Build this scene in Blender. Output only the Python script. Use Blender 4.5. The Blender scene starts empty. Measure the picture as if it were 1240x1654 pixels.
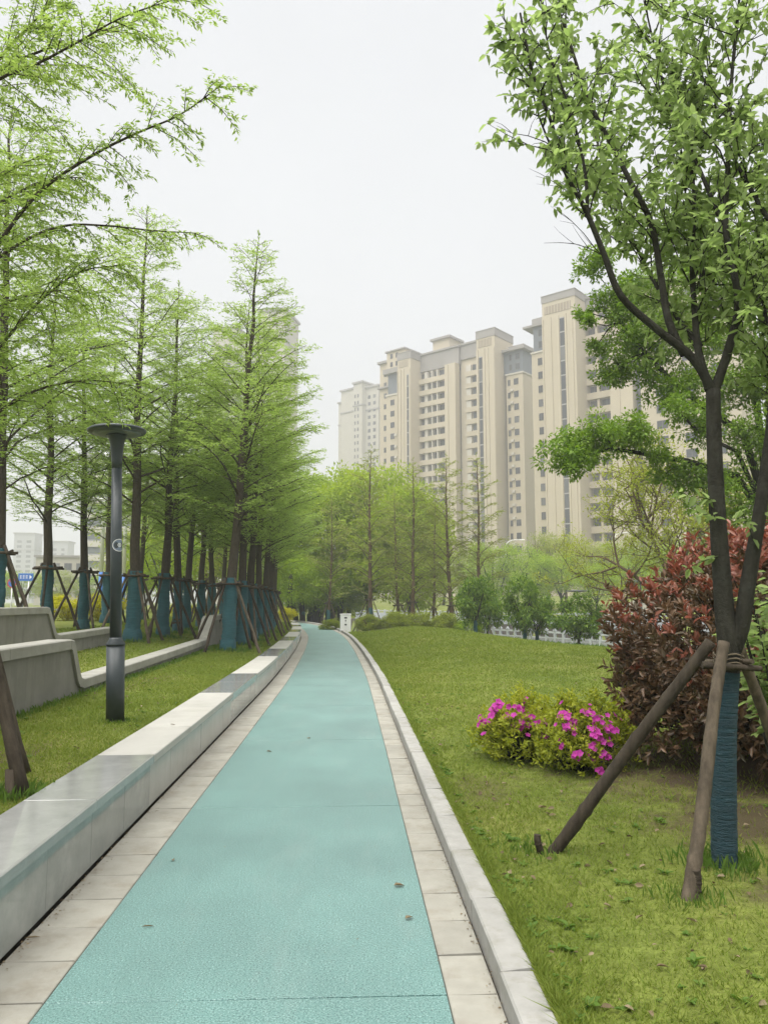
import bpy, math, random
import numpy as np
from mathutils import Vector, Matrix

SC = bpy.context.scene
COL = SC.collection
R = math.radians

# ------------------------------------------------------------------ camera
cam_d = bpy.data.cameras.new("camera")
cam = bpy.data.objects.new("camera", cam_d)
COL.objects.link(cam)
cam.location = (0, 0, 1.5)
cam.rotation_euler = (R(90 + 6.654), 0, 0)
cam_d.sensor_fit = 'VERTICAL'
cam_d.sensor_height = 24.0
cam_d.lens = 24.0 * 1243 / 1654
cam_d.clip_start = 0.05
cam_d.clip_end = 4000
SC.camera = cam

# ------------------------------------------------------------------ sky, sun, exposure (flat bright overcast)
SUN_EL, SUN_ROT = 72, 215
world = bpy.data.worlds.new("World")
SC.world = world
world.use_nodes = True
wn, wl = world.node_tree.nodes, world.node_tree.links
wn.clear()
wo = wn.new("ShaderNodeOutputWorld")
bg = wn.new("ShaderNodeBackground")
sky = wn.new("ShaderNodeTexSky")
sky.sky_type = 'NISHITA'
sky.sun_disc = False
sky.sun_elevation = R(SUN_EL)
sky.sun_rotation = R(SUN_ROT)
sky.air_density = 1.0
sky.dust_density = 6.0
hs = wn.new("ShaderNodeHueSaturation")
hs.inputs["Saturation"].default_value = 0.25
mixw = wn.new("ShaderNodeMix")
mixw.data_type = 'RGBA'
mixw.inputs["Factor"].default_value = 0.9          # cloud deck hides most of the clear sky
mixw.inputs[7].default_value = (1.57, 1.59, 1.63, 1)
wl.new(sky.outputs[0], hs.inputs["Color"])
wl.new(hs.outputs[0], mixw.inputs[6])
cn = wn.new("ShaderNodeTexNoise")          # faint tone in the cloud deck
cn.inputs["Scale"].default_value = 1.6
cn.inputs["Detail"].default_value = 5
cm = wn.new("ShaderNodeMapRange")
cm.inputs["From Min"].default_value = 0.3
cm.inputs["From Max"].default_value = 0.7
cm.inputs["To Min"].default_value = 0.94
cm.inputs["To Max"].default_value = 1.05
wt = wn.new("ShaderNodeTexCoord")
wl.new(wt.outputs["Generated"], cn.inputs["Vector"])
wl.new(cn.outputs["Fac"], cm.inputs["Value"])
cv = wn.new("ShaderNodeVectorMath"); cv.operation = 'SCALE'
wl.new(mixw.outputs[2], cv.inputs[0])
wl.new(cm.outputs[0], cv.inputs["Scale"])
wl.new(cv.outputs[0], bg.inputs["Color"])
bg.inputs["Strength"].default_value = 0.1
wl.new(bg.outputs[0], wo.inputs["Surface"])

sun_d = bpy.data.lights.new("sun", 'SUN')
sun_d.energy = 1.5
sun_d.angle = R(75)
sun_d.color = (1.0, 0.975, 0.94)
sun = bpy.data.objects.new("sun", sun_d)
COL.objects.link(sun)
# the lamp shines along -Z: tilt so that light comes from azimuth SUN_ROT
sun.rotation_euler = (R(90 - SUN_EL), 0, R(180 - SUN_ROT))

SC.view_settings.view_transform = 'Standard'
SC.view_settings.look = 'None'
SC.view_settings.exposure = 2.3
SC.view_settings.gamma = 1.0
SC.render.engine = 'CYCLES'
SC.cycles.use_denoising = True
SC.cycles.use_adaptive_sampling = True
SC.cycles.adaptive_threshold = 0.02
SC.cycles.max_bounces = 6
SC.cycles.diffuse_bounces = 3
SC.cycles.glossy_bounces = 2
SC.cycles.transmission_bounces = 3
SC.cycles.transparent_max_bounces = 8
SC.cycles.volume_bounces = 1

RNG = np.random.default_rng(7)
random.seed(7)

# ------------------------------------------------------------------ materials
def _mat(name):
    m = bpy.data.materials.new(name)
    m.use_nodes = True
    nt = m.node_tree
    b = nt.nodes["Principled BSDF"]
    return m, nt, nt.nodes, nt.links, b

def ramp(nt, stops):
    r = nt.nodes.new("ShaderNodeValToRGB")
    e = r.color_ramp.elements
    while len(e) < len(stops):
        e.new(0.5)
    for i, (p, c) in enumerate(stops):
        e[i].position = p
        e[i].color = (*c, 1)
    return r

def noise(nt, scale, detail=4, rough=0.6, coord="Object", vscale=None):
    n = nt.nodes.new("ShaderNodeTexNoise")
    n.inputs["Scale"].default_value = scale
    n.inputs["Detail"].default_value = detail
    n.inputs["Roughness"].default_value = rough
    if coord == "Position":
        g = nt.nodes.new("ShaderNodeNewGeometry")
        src = g.outputs["Position"]
    else:
        t = nt.nodes.new("ShaderNodeTexCoord")
        src = t.outputs[coord]
    if vscale:
        mp = nt.nodes.new("ShaderNodeMapping")
        mp.inputs["Scale"].default_value = vscale
        nt.links.new(src, mp.inputs[0])
        src = mp.outputs[0]
    nt.links.new(src, n.inputs["Vector"])
    return n

def bump(nt, b, src, strength=0.3, dist=0.01):
    bp = nt.nodes.new("ShaderNodeBump")
    bp.inputs["Strength"].default_value = strength
    bp.inputs["Distance"].default_value = dist
    nt.links.new(src, bp.inputs["Height"])
    nt.links.new(bp.outputs[0], b.inputs["Normal"])

def mixc(nt, a, b_, fac, mode='MIX'):
    m = nt.nodes.new("ShaderNodeMix")
    m.data_type = 'RGBA'
    m.blend_type = mode
    for sock, val in ((m.inputs["Factor"], fac), (m.inputs[6], a), (m.inputs[7], b_)):
        if hasattr(val, "links") or hasattr(val, "is_linked"):
            nt.links.new(val, sock)
        elif isinstance(val, tuple):
            sock.default_value = (*val, 1)
        else:
            sock.default_value = val
    return m.outputs[2]

def surf(name, c1, c2, scale=3.0, rough=0.8, spec=0.3, bumps=0.25, bscale=60, bdist=0.004, stain=None, coord="Position", vary=0.0, vscale=None, metal=0.0):
    """two-tone noisy surface with fine relief; stain=(colour, scale, amount); vary = value jitter by object"""
    m, nt, N, L, b = _mat(name)
    n = noise(nt, scale, 6, 0.65, coord, vscale)
    r = ramp(nt, [(0.3, c1), (0.7, c2)])
    L.new(n.outputs["Fac"], r.inputs[0])
    out = r.outputs[0]
    if stain:
        n2 = noise(nt, stain[1], 8, 0.7, coord, stain[3] if len(stain) > 3 else None)
        r2 = ramp(nt, [(0.5, (0, 0, 0)), (0.72, (stain[2],) * 3)])
        L.new(n2.outputs["Fac"], r2.inputs[0])
        out = mixc(nt, out, stain[0], r2.outputs[0])
    if vary:
        oi = N.new("ShaderNodeObjectInfo")
        mr = N.new("ShaderNodeMapRange")
        mr.inputs["To Min"].default_value = 1 - vary
        mr.inputs["To Max"].default_value = 1 + vary
        L.new(oi.outputs["Random"], mr.inputs["Value"])
        h = N.new("ShaderNodeHueSaturation")
        L.new(mr.outputs[0], h.inputs["Value"])
        L.new(out, h.inputs["Color"])
        out = h.outputs[0]
    L.new(out, b.inputs["Base Color"])
    b.inputs["Roughness"].default_value = rough
    b.inputs["Specular IOR Level"].default_value = spec
    b.inputs["Metallic"].default_value = metal
    if bumps:
        nb = noise(nt, bscale, 5, 0.7, coord)
        bump(nt, b, nb.outputs["Fac"], bumps, bdist)
    return m

def leafmat(name, cols, trans=0.35, rough=0.5, spec=0.35, patch=0.9, tv=1.25):
    """foliage: a colour per leaf, a broad drift over the crown, light through the blade"""
    m, nt, N, L, b = _mat(name)
    g = N.new("ShaderNodeNewGeometry")
    k = len(cols)
    r = ramp(nt, [(i / max(1, k - 1), c) for i, c in enumerate(cols)])
    n = noise(nt, patch, 2, 0.5, "Position")
    ma = N.new("ShaderNodeMath"); ma.operation = 'MULTIPLY_ADD'
    ma.inputs[1].default_value = 0.55
    ms = N.new("ShaderNodeMath"); ms.operation = 'MULTIPLY'
    ms.inputs[1].default_value = 0.45
    L.new(g.outputs["Random Per Island"], ma.inputs[0])
    L.new(n.outputs["Fac"], ms.inputs[0])
    L.new(ms.outputs[0], ma.inputs[2])
    L.new(ma.outputs[0], r.inputs[0])
    L.new(r.outputs[0], b.inputs["Base Color"])
    b.inputs["Roughness"].default_value = rough
    b.inputs["Specular IOR Level"].default_value = spec
    t = N.new("ShaderNodeBsdfTranslucent")
    h = N.new("ShaderNodeHueSaturation")
    h.inputs["Saturation"].default_value = 1.1
    h.inputs["Value"].default_value = tv
    L.new(r.outputs[0], h.inputs["Color"])
    L.new(h.outputs[0], t.inputs["Color"])
    mx = N.new("ShaderNodeMixShader")
    mx.inputs[0].default_value = trans
    L.new(b.outputs[0], mx.inputs[1])
    L.new(t.outputs[0], mx.inputs[2])
    L.new(mx.outputs[0], N["Material Output"].inputs["Surface"])
    return m

M = {}
# ground / lawn : mown grass with dry and bare patches
SOIL = ((2.15, 3.85, .5, .25, .75), (2.4, 5.0, .8, .5, .9), (3.3, 6.5, 1.9, 1.6, 1.0), (-2.75, 5.9, .22, .6, .7), (-3.4, 11, .3, 1.6, .6), (.75, 6.0, .25, .5, .5))
def lawn_mat():
    m, nt, N, L, b = _mat("lawn")
    n1 = noise(nt, 0.55, 5, 0.6, "Position")
    n2 = noise(nt, 9.0, 6, 0.7, "Position")
    n3 = noise(nt, 70.0, 3, 0.7, "Position")
    r1 = ramp(nt, [(0.3, (0.102, 0.138, 0.028)), (0.50, (0.155, 0.184, 0.042)), (0.74, (0.215, 0.208, 0.066))])
    L.new(n1.outputs["Fac"], r1.inputs[0])
    r2 = ramp(nt, [(0.30, (0.45, 0.45, 0.40)), (0.62, (1.1, 1.1, 1.05))])
    L.new(n2.outputs["Fac"], r2.inputs[0])
    c = mixc(nt, r1.outputs[0], r2.outputs[0], 0.75, 'MULTIPLY')
    r3 = ramp(nt, [(0.35, (0.6, 0.6, 0.55)), (0.65, (1.2, 1.2, 1.15))])
    L.new(n3.outputs["Fac"], r3.inputs[0])
    c = mixc(nt, c, r3.outputs[0], 0.6, 'MULTIPLY')
    n4 = noise(nt, 1.7, 6, 0.7, "Position")
    r4 = ramp(nt, [(0.62, (0, 0, 0)), (0.78, (0.45, 0.45, 0.45))])
    L.new(n4.outputs["Fac"], r4.inputs[0])
    c = mixc(nt, c, (0.092, 0.068, 0.036), r4.outputs[0])
    gp = N.new("ShaderNodeNewGeometry")
    n5 = noise(nt, 4.0, 6, 0.75, "Position")
    for (cx, cy, rx, ry, amt) in SOIL:                      # worn bare earth at trunk feet
        v1 = N.new("ShaderNodeVectorMath"); v1.operation = 'SUBTRACT'; v1.inputs[1].default_value = (cx, cy, 0)
        v2 = N.new("ShaderNodeVectorMath"); v2.operation = 'MULTIPLY'; v2.inputs[1].default_value = (1 / rx, 1 / ry, 0)
        v3 = N.new("ShaderNodeVectorMath"); v3.operation = 'LENGTH'
        L.new(gp.outputs["Position"], v1.inputs[0]); L.new(v1.outputs[0], v2.inputs[0]); L.new(v2.outputs[0], v3.inputs[0])
        a1 = N.new("ShaderNodeMath"); a1.operation = 'MULTIPLY_ADD'; a1.inputs[1].default_value = 2.2
        L.new(n5.outputs["Fac"], a1.inputs[0]); L.new(v3.outputs["Value"], a1.inputs[2])
        mr = N.new("ShaderNodeMapRange"); mr.inputs["From Min"].default_value = 1.7; mr.inputs["From Max"].default_value = 2.3
        mr.inputs["To Min"].default_value = amt; mr.inputs["To Max"].default_value = 0
        L.new(a1.outputs[0], mr.inputs["Value"])
        c = mixc(nt, c, (0.072, 0.054, 0.032), mr.outputs[0])
    L.new(c, b.inputs["Base Color"])
    b.inputs["Roughness"].default_value = 0.95
    b.inputs["Specular IOR Level"].default_value = 0.1
    bump(nt, b, n3.outputs["Fac"], 0.6, 0.02)
    return m
M['lawn'] = lawn_mat()

def rubber_mat():
    m, nt, N, L, b = _mat("teal_rubber")
    n1 = noise(nt, 125.0, 2, 0.8, "Position")
    n2 = noise(nt, 0.9, 5, 0.6, "Position")
    n3 = noise(nt, 38.0, 6, 0.9, "Position")
    r1 = ramp(nt, [(0.36, (0.012, 0.050, 0.048)), (0.45, (0.070, 0.168, 0.152)), (0.56, (0.106, 0.215, 0.196)), (0.65, (0.24, 0.35, 0.325))])
    L.new(n1.outputs["Fac"], r1.inputs[0])
    r2 = ramp(nt, [(0.3, (0.80, 0.81, 0.81)), (0.7, (1.16, 1.15, 1.14))])
    L.new(n2.outputs["Fac"], r2.inputs[0])
    c = mixc(nt, r1.outputs[0], r2.outputs[0], 1.0, 'MULTIPLY')
    r3 = ramp(nt, [(0.33, (0.12, 0.12, 0.12)), (0.43, (1, 1, 1))])
    L.new(n3.outputs["Fac"], r3.inputs[0])
    c = mixc(nt, c, r3.outputs[0], 0.8, 'MULTIPLY')
    n4 = noise(nt, 3.0, 6, 0.7, "Position", (1.0, 0.25, 1))
    r4 = ramp(nt, [(0.52, (0, 0, 0)), (0.75, (0.30, 0.30, 0.30))])
    L.new(n4.outputs["Fac"], r4.inputs[0])
    c = mixc(nt, c, (0.20, 0.255, 0.235), r4.outputs[0])
    n5 = noise(nt, 1.1, 7, 0.75, "Position", (2.2, 0.5, 1))
    r5 = ramp(nt, [(0.50, (0, 0, 0)), (0.66, (0.28, 0.28, 0.28))])
    L.new(n5.outputs["Fac"], r5.inputs[0])
    c = mixc(nt, c, (0.060, 0.125, 0.112), r5.outputs[0])
    L.new(c, b.inputs["Base Color"])
    b.inputs["Roughness"].default_value = 0.55
    b.inputs["Specular IOR Level"].default_value = 0.55
    b.inputs["Sheen Weight"].default_value = 0.2
    b.inputs["Sheen Roughness"].default_value = 0.5
    bump(nt, b, n1.outputs["Fac"], 0.22, 0.003)
    return m
M['rubber'] = rubber_mat()
M['paver'] = surf("pale_granite_paver", (0.235, 0.226, 0.192), (0.305, 0.295, 0.252), 5, 0.85, 0.25, 0.35, 180, 0.002, ((0.16, 0.13, 0.09), 4.0, 0.55), vary=0.08)
M['kerb'] = surf("kerb_granite", (0.25, 0.246, 0.225), (0.325, 0.318, 0.295), 8, 0.8, 0.3, 0.35, 200, 0.002, ((0.17, 0.16, 0.11), 6.0, 0.6), vary=0.08)
M['cream_stone'] = surf("cream_stone_cap", (0.355, 0.345, 0.312), (0.43, 0.418, 0.382), 3, 0.5, 0.4, 0.12, 220, 0.001, ((0.26, 0.25, 0.20), 3.5, 0.5), vary=0.05)
M['grey_stone'] = surf("polished_grey_granite", (0.215, 0.220, 0.208), (0.285, 0.290, 0.275), 6, 0.10, 0.7, 0.03, 160, 0.001, ((0.36, 0.36, 0.34), 1.3, 0.5), vary=0.05)
M['cream_face'] = surf("cream_stone_face", (0.32, 0.318, 0.288), (0.39, 0.388, 0.355), 2, 0.2, 0.45, 0.08, 150, 0.001, ((0.27, 0.27, 0.24), 3.5, 0.5, (3, 3, 0.35)), vary=0.05)
M['grey_face'] = surf("polished_grey_face", (0.205, 0.222, 0.208), (0.275, 0.29, 0.272), 4, 0.05, 0.8, 0.04, 150, 0.001, ((0.42, 0.42, 0.38), 2.0, 0.4), vary=0.06)
M['concrete'] = surf("wall_concrete", (0.175, 0.17, 0.15), (0.24, 0.232, 0.206), 2.5, 0.85, 0.2, 0.3, 90, 0.004, ((0.13, 0.125, 0.105), 5.0, 0.7, (1, 1, 0.12)))
M['coping'] = surf("coping_concrete", (0.24, 0.234, 0.205), (0.32, 0.312, 0.276), 3, 0.8, 0.2, 0.3, 90, 0.004, ((0.2, 0.19, 0.16), 5, 0.5), vary=0.05)
M['gap'] = surf("joint_dirt", (0.03, 0.027, 0.02), (0.06, 0.05, 0.04), 20, 0.95, 0.1, 0.3, 100)
M['soil'] = surf("soil", (0.05, 0.04, 0.025), (0.09, 0.07, 0.045), 6, 0.95, 0.1, 0.6, 60, 0.02)
M['asphalt'] = surf("asphalt", (0.10, 0.10, 0.10), (0.14, 0.14, 0.135), 1.2, 0.9, 0.2, 0.3, 120)
M['lamp'] = surf("lamp_paint", (0.022, 0.030, 0.032), (0.032, 0.041, 0.043), 9, 0.42, 0.5, 0.06, 150, 0.001, ((0.055, 0.062, 0.06), 14, 0.3))
M['lens'] = surf("lamp_lens", (0.06, 0.075, 0.072), (0.09, 0.105, 0.10), 5, 0.3, 0.5, 0.0)
M['plate'] = surf("plate_blue", (0.13, 0.17, 0.23), (0.16, 0.20, 0.26), 9, 0.4, 0.5, 0.0)
M['white'] = surf("white_paint", (0.70, 0.70, 0.68), (0.78, 0.78, 0.76), 4, 0.5, 0.4, 0.05, 60, 0.002, ((0.5, 0.49, 0.46), 4, 0.2))
M['dark'] = surf("dark_fitting", (0.03, 0.03, 0.035), (0.05, 0.05, 0.055), 8, 0.5, 0.4, 0.0)
M['blue'] = surf("blue_paint", (0.03, 0.12, 0.36), (0.04, 0.15, 0.42), 4, 0.5, 0.4, 0.0)
M['red'] = surf("red_paint", (0.45, 0.04, 0.04), (0.5, 0.06, 0.05), 4, 0.5, 0.4, 0.0)
M['globe'] = surf("lamp_globe", (0.78, 0.70, 0.52), (0.85, 0.77, 0.6), 4, 0.4, 0.4, 0.0)
M['rope'] = surf("rope", (0.10, 0.085, 0.06), (0.16, 0.13, 0.09), 30, 0.9, 0.1, 0.4, 200)
M['pole'] = surf("fir_pole", (0.045, 0.036, 0.026), (0.115, 0.092, 0.066), 7, 0.9, 0.15, 0.6, 60, 0.006, ((0.025, 0.021, 0.016), 10, 0.7), vary=0.5, coord="Object", vscale=(4, 4, 0.7))
M['bark'] = surf("redwood_bark", (0.042, 0.035, 0.026), (0.085, 0.071, 0.052), 10, 0.95, 0.1, 0.9, 35, 0.02, ((0.03, 0.026, 0.02), 18, 0.6), coord="Object", vscale=(6, 6, 1))
M['bark_far'] = surf("brown_bark", (0.085, 0.058, 0.036), (0.14, 0.10, 0.062), 10, 0.95, 0.1, 0.9, 35, 0.02, coord="Object", vscale=(6, 6, 1))
M['bark_dark'] = surf("dark_bark", (0.018, 0.017, 0.013), (0.040, 0.038, 0.029), 9, 0.9, 0.15, 0.9, 40, 0.014, ((0.055, 0.058, 0.046), 8, 0.5), coord="Object", vscale=(3, 3, 1))
def wrap_mat(name, c1, c2):
    m, nt, N, L, b = _mat(name)
    n = noise(nt, 5, 4, 0.6, "Object", (1, 1, 9))
    r = ramp(nt, [(0.3, c1), (0.7, c2)])
    L.new(n.outputs["Fac"], r.inputs[0])
    L.new(r.outputs[0], b.inputs["Base Color"])
    b.inputs["Roughness"].default_value = 0.75
    n2 = noise(nt, 9, 5, 0.7, "Object", (1, 1, 6))
    bump(nt, b, n2.outputs["Fac"], 0.9, 0.03)
    return m
M['wrap'] = wrap_mat("teal_wrap", (0.009, 0.060, 0.075), (0.019, 0.098, 0.112))
M['wrap_dark'] = wrap_mat("dark_teal_wrap", (0.004, 0.026, 0.036), (0.009, 0.045, 0.060))

M['redwood'] = leafmat("redwood_leaves", [(0.179, 0.268, 0.058), (0.257, 0.348, 0.090), (0.340, 0.416, 0.154)], 0.55, 0.6, 0.12, 0.5, 1.4)
M['redwood_pale'] = leafmat("redwood_leaves_spring", [(0.170, 0.210, 0.050), (0.225, 0.265, 0.064), (0.270, 0.300, 0.090)], 0.5, 0.6, 0.12, 0.35, 1.3)
M['zelkova'] = leafmat("zelkova_leaves", [(0.140, 0.206, 0.061), (0.233, 0.312, 0.106), (0.350, 0.428, 0.198)], 0.6, 0.5, 0.22, 1.2, 1.45)
M['camphor'] = leafmat("camphor_leaves", [(0.083, 0.164, 0.023), (0.154, 0.251, 0.034), (0.255, 0.356, 0.056)], 0.38, 0.5, 0.2, 1.0, 1.3)
M['bright'] = leafmat("bright_leaves", [(0.190, 0.275, 0.020), (0.260, 0.345, 0.032), (0.330, 0.410, 0.055)], 0.45, 0.6, 0.12, 0.3, 1.35)
M['green'] = leafmat("green_leaves", [(0.142, 0.231, 0.022), (0.230, 0.333, 0.031), (0.356, 0.437, 0.044)], 0.42, 0.6, 0.12, 0.4, 1.3)
M['olive'] = leafmat("olive_leaves", [(0.163, 0.211, 0.029), (0.242, 0.296, 0.046), (0.348, 0.381, 0.068)], 0.42, 0.6, 0.12, 0.4, 1.3)
M['yellow'] = leafmat("yellow_green_leaves", [(0.187, 0.238, 0.031), (0.274, 0.317, 0.046), (0.374, 0.389, 0.079)], 0.42, 0.6, 0.12, 0.6, 1.3)
M['gold'] = leafmat("golden_leaves", [(0.266, 0.280, 0.017), (0.420, 0.406, 0.024), (0.560, 0.518, 0.042)], 0.42, 0.6, 0.12, 0.6, 1.3)
M['osmanthus'] = leafmat("osmanthus_leaves", [(0.027, 0.066, 0.011), (0.100, 0.180, 0.024), (0.275, 0.372, 0.057)], 0.35, 0.55, 0.15, 1.2, 1.3)
M['azalea'] = leafmat("azalea_leaves", [(0.152, 0.202, 0.026), (0.293, 0.328, 0.037), (0.474, 0.463, 0.060)], 0.42, 0.6, 0.12, 2.5, 1.3)
M['hedge'] = leafmat("hedge_leaves", [(0.057, 0.086, 0.018), (0.190, 0.236, 0.031), (0.356, 0.391, 0.061)], 0.42, 0.6, 0.12, 0.8, 1.3)
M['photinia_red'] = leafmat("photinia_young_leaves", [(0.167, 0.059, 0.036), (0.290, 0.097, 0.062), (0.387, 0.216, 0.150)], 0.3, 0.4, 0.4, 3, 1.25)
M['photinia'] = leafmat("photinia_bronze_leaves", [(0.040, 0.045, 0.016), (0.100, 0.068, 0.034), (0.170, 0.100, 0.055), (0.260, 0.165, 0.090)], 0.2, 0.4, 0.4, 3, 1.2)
M['purple'] = leafmat("purple_leaves", [(0.05, 0.02, 0.022), (0.075, 0.03, 0.03), (0.10, 0.045, 0.04)], 0.3, 0.5, 0.3, 1)
M['petal'] = leafmat("azalea_petals", [(0.40, 0.035, 0.28), (0.52, 0.06, 0.38), (0.62, 0.11, 0.46)], 0.4, 0.5, 0.2, 6)
M['grass'] = leafmat("grass_blades", [(0.106, 0.157, 0.026), (0.164, 0.214, 0.038), (0.235, 0.255, 0.064)], 0.4, 0.7, 0.08, 0.55, 1.3)
M['grass_tall'] = leafmat("grass_tufts", [(0.062, 0.127, 0.018), (0.094, 0.167, 0.026), (0.131, 0.201, 0.036)], 0.35, 0.6, 0.2, 0.7)
M['litter'] = leafmat("dry_leaves", [(0.060, 0.040, 0.022), (0.16, 0.12, 0.07), (0.34, 0.28, 0.18)], 0.2, 0.8, 0.2, 4)

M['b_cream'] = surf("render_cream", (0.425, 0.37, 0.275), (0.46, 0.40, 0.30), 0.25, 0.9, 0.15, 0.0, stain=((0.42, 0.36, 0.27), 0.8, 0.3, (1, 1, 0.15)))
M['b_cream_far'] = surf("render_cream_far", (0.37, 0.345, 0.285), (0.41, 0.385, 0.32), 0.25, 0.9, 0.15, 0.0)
M['b_grey'] = surf("parapet_grey", (0.245, 0.228, 0.212), (0.28, 0.262, 0.245), 0.3, 0.9, 0.15, 0.0)
M['b_louvre'] = surf("louvre_taupe", (0.27, 0.225, 0.17), (0.30, 0.25, 0.19), 0.3, 0.9, 0.15, 0.0)
M['b_white'] = surf("balcony_white", (0.46, 0.43, 0.37), (0.50, 0.47, 0.41), 0.3, 0.9, 0.15, 0.0)
M['b_frame'] = surf("window_frame_brown", (0.12, 0.10, 0.095), (0.15, 0.13, 0.12), 1, 0.6, 0.3, 0.0)
M['b_darkglass'] = surf("dark_cladding", (0.10, 0.115, 0.13), (0.13, 0.145, 0.16), 0.4, 0.4, 0.5, 0.0)
M['b_band'] = surf("banded_grey", (0.30, 0.30, 0.30), (0.36, 0.36, 0.36), 0.2, 0.9, 0.15, 0.0)
def glass_mat():
    m, nt, N, L, b = _mat("window_glass")
    oi = N.new("ShaderNodeObjectInfo")
    r = ramp(nt, [(0.0, (0.020, 0.024, 0.030)), (0.7, (0.05, 0.055, 0.062)), (1.0, (0.13, 0.13, 0.125))])
    L.new(oi.outputs["Random"], r.inputs[0])
    L.new(r.outputs[0], b.inputs["Base Color"])
    b.inputs["Roughness"].default_value = 0.12
    b.inputs["Specular IOR Level"].default_value = 0.5
    return m
M['glass'] = glass_mat()
M['quay'] = surf("quay_stone", (0.36, 0.385, 0.40), (0.45, 0.475, 0.485), 1.5, 0.8, 0.25, 0.3, 40, 0.01, ((0.25, 0.26, 0.26), 3, 0.6), vary=0.06)
M['quay_panel'] = surf("carved_panel_stone", (0.22, 0.225, 0.23), (0.37, 0.38, 0.385), 7, 0.85, 0.2, 0.6, 14, 0.03)
M['shade_stone'] = surf("shade_darkened_stone", (0.055, 0.045, 0.036), (0.10, 0.085, 0.07), 2, 0.6, 0.3, 0.4, 20, 0.02)  # shade painted in as dark brown, for the gaps behind the near balustrade
M['orange_stone'] = surf("tan_stone", (0.30, 0.20, 0.13), (0.36, 0.25, 0.17), 3, 0.85, 0.2, 0.2, 40)
def water_mat():
    m, nt, N, L, b = _mat("canal_water")
    b.inputs["Base Color"].default_value = (0.05, 0.065, 0.055, 1)
    b.inputs["Roughness"].default_value = 0.08
    n = noise(nt, 1.6, 4, 0.6, "Position")
    bump(nt, b, n.outputs["Fac"], 0.15, 0.05)
    return m
M['water'] = water_mat()

# ------------------------------------------------------------------ mesh helpers
def tag(o, label=None, cat=None, group=None, kind=None):
    if label: o["label"] = label
    if cat: o["category"] = cat
    if group: o["group"] = group
    if kind: o["kind"] = kind
    return o

def link(name, me, parent=None, loc=None, rot=None):
    o = bpy.data.objects.new(name, me)
    COL.objects.link(o)
    if parent: o.parent = parent
    if loc is not None: o.location = loc
    if rot is not None: o.rotation_euler = rot
    return o

def empty(name, loc=(0, 0, 0), rz=0.0):
    o = bpy.data.objects.new(name, None)
    COL.objects.link(o)
    o.location = loc
    o.rotation_euler = (0, 0, rz)
    o.empty_display_size = 0.2
    return o

def copy_tree(o, parent=None):
    c = o.copy()
    COL.objects.link(c)
    c.parent = parent
    for ch in o.children:
        copy_tree(ch, c)
    return c

def np_mesh(name, V, F, mat, smooth=False):
    """V (n,3), F (m,k) arrays -> mesh"""
    V = np.asarray(V, dtype=np.float32); F = np.asarray(F, dtype=np.int32)
    me = bpy.data.meshes.new(name)
    me.vertices.add(len(V)); me.vertices.foreach_set("co", V.ravel())
    k = F.shape[1]
    me.loops.add(F.size); me.loops.foreach_set("vertex_index", F.ravel())
    me.polygons.add(len(F))
    me.polygons.foreach_set("loop_start", np.arange(0, F.size, k, dtype=np.int32))
    me.polygons.foreach_set("loop_total", np.full(len(F), k, dtype=np.int32))
    if smooth: me.polygons.foreach_set("use_smooth", np.ones(len(F), dtype=bool))
    me.materials.append(mat)
    me.update(calc_edges=True)
    return me

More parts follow.
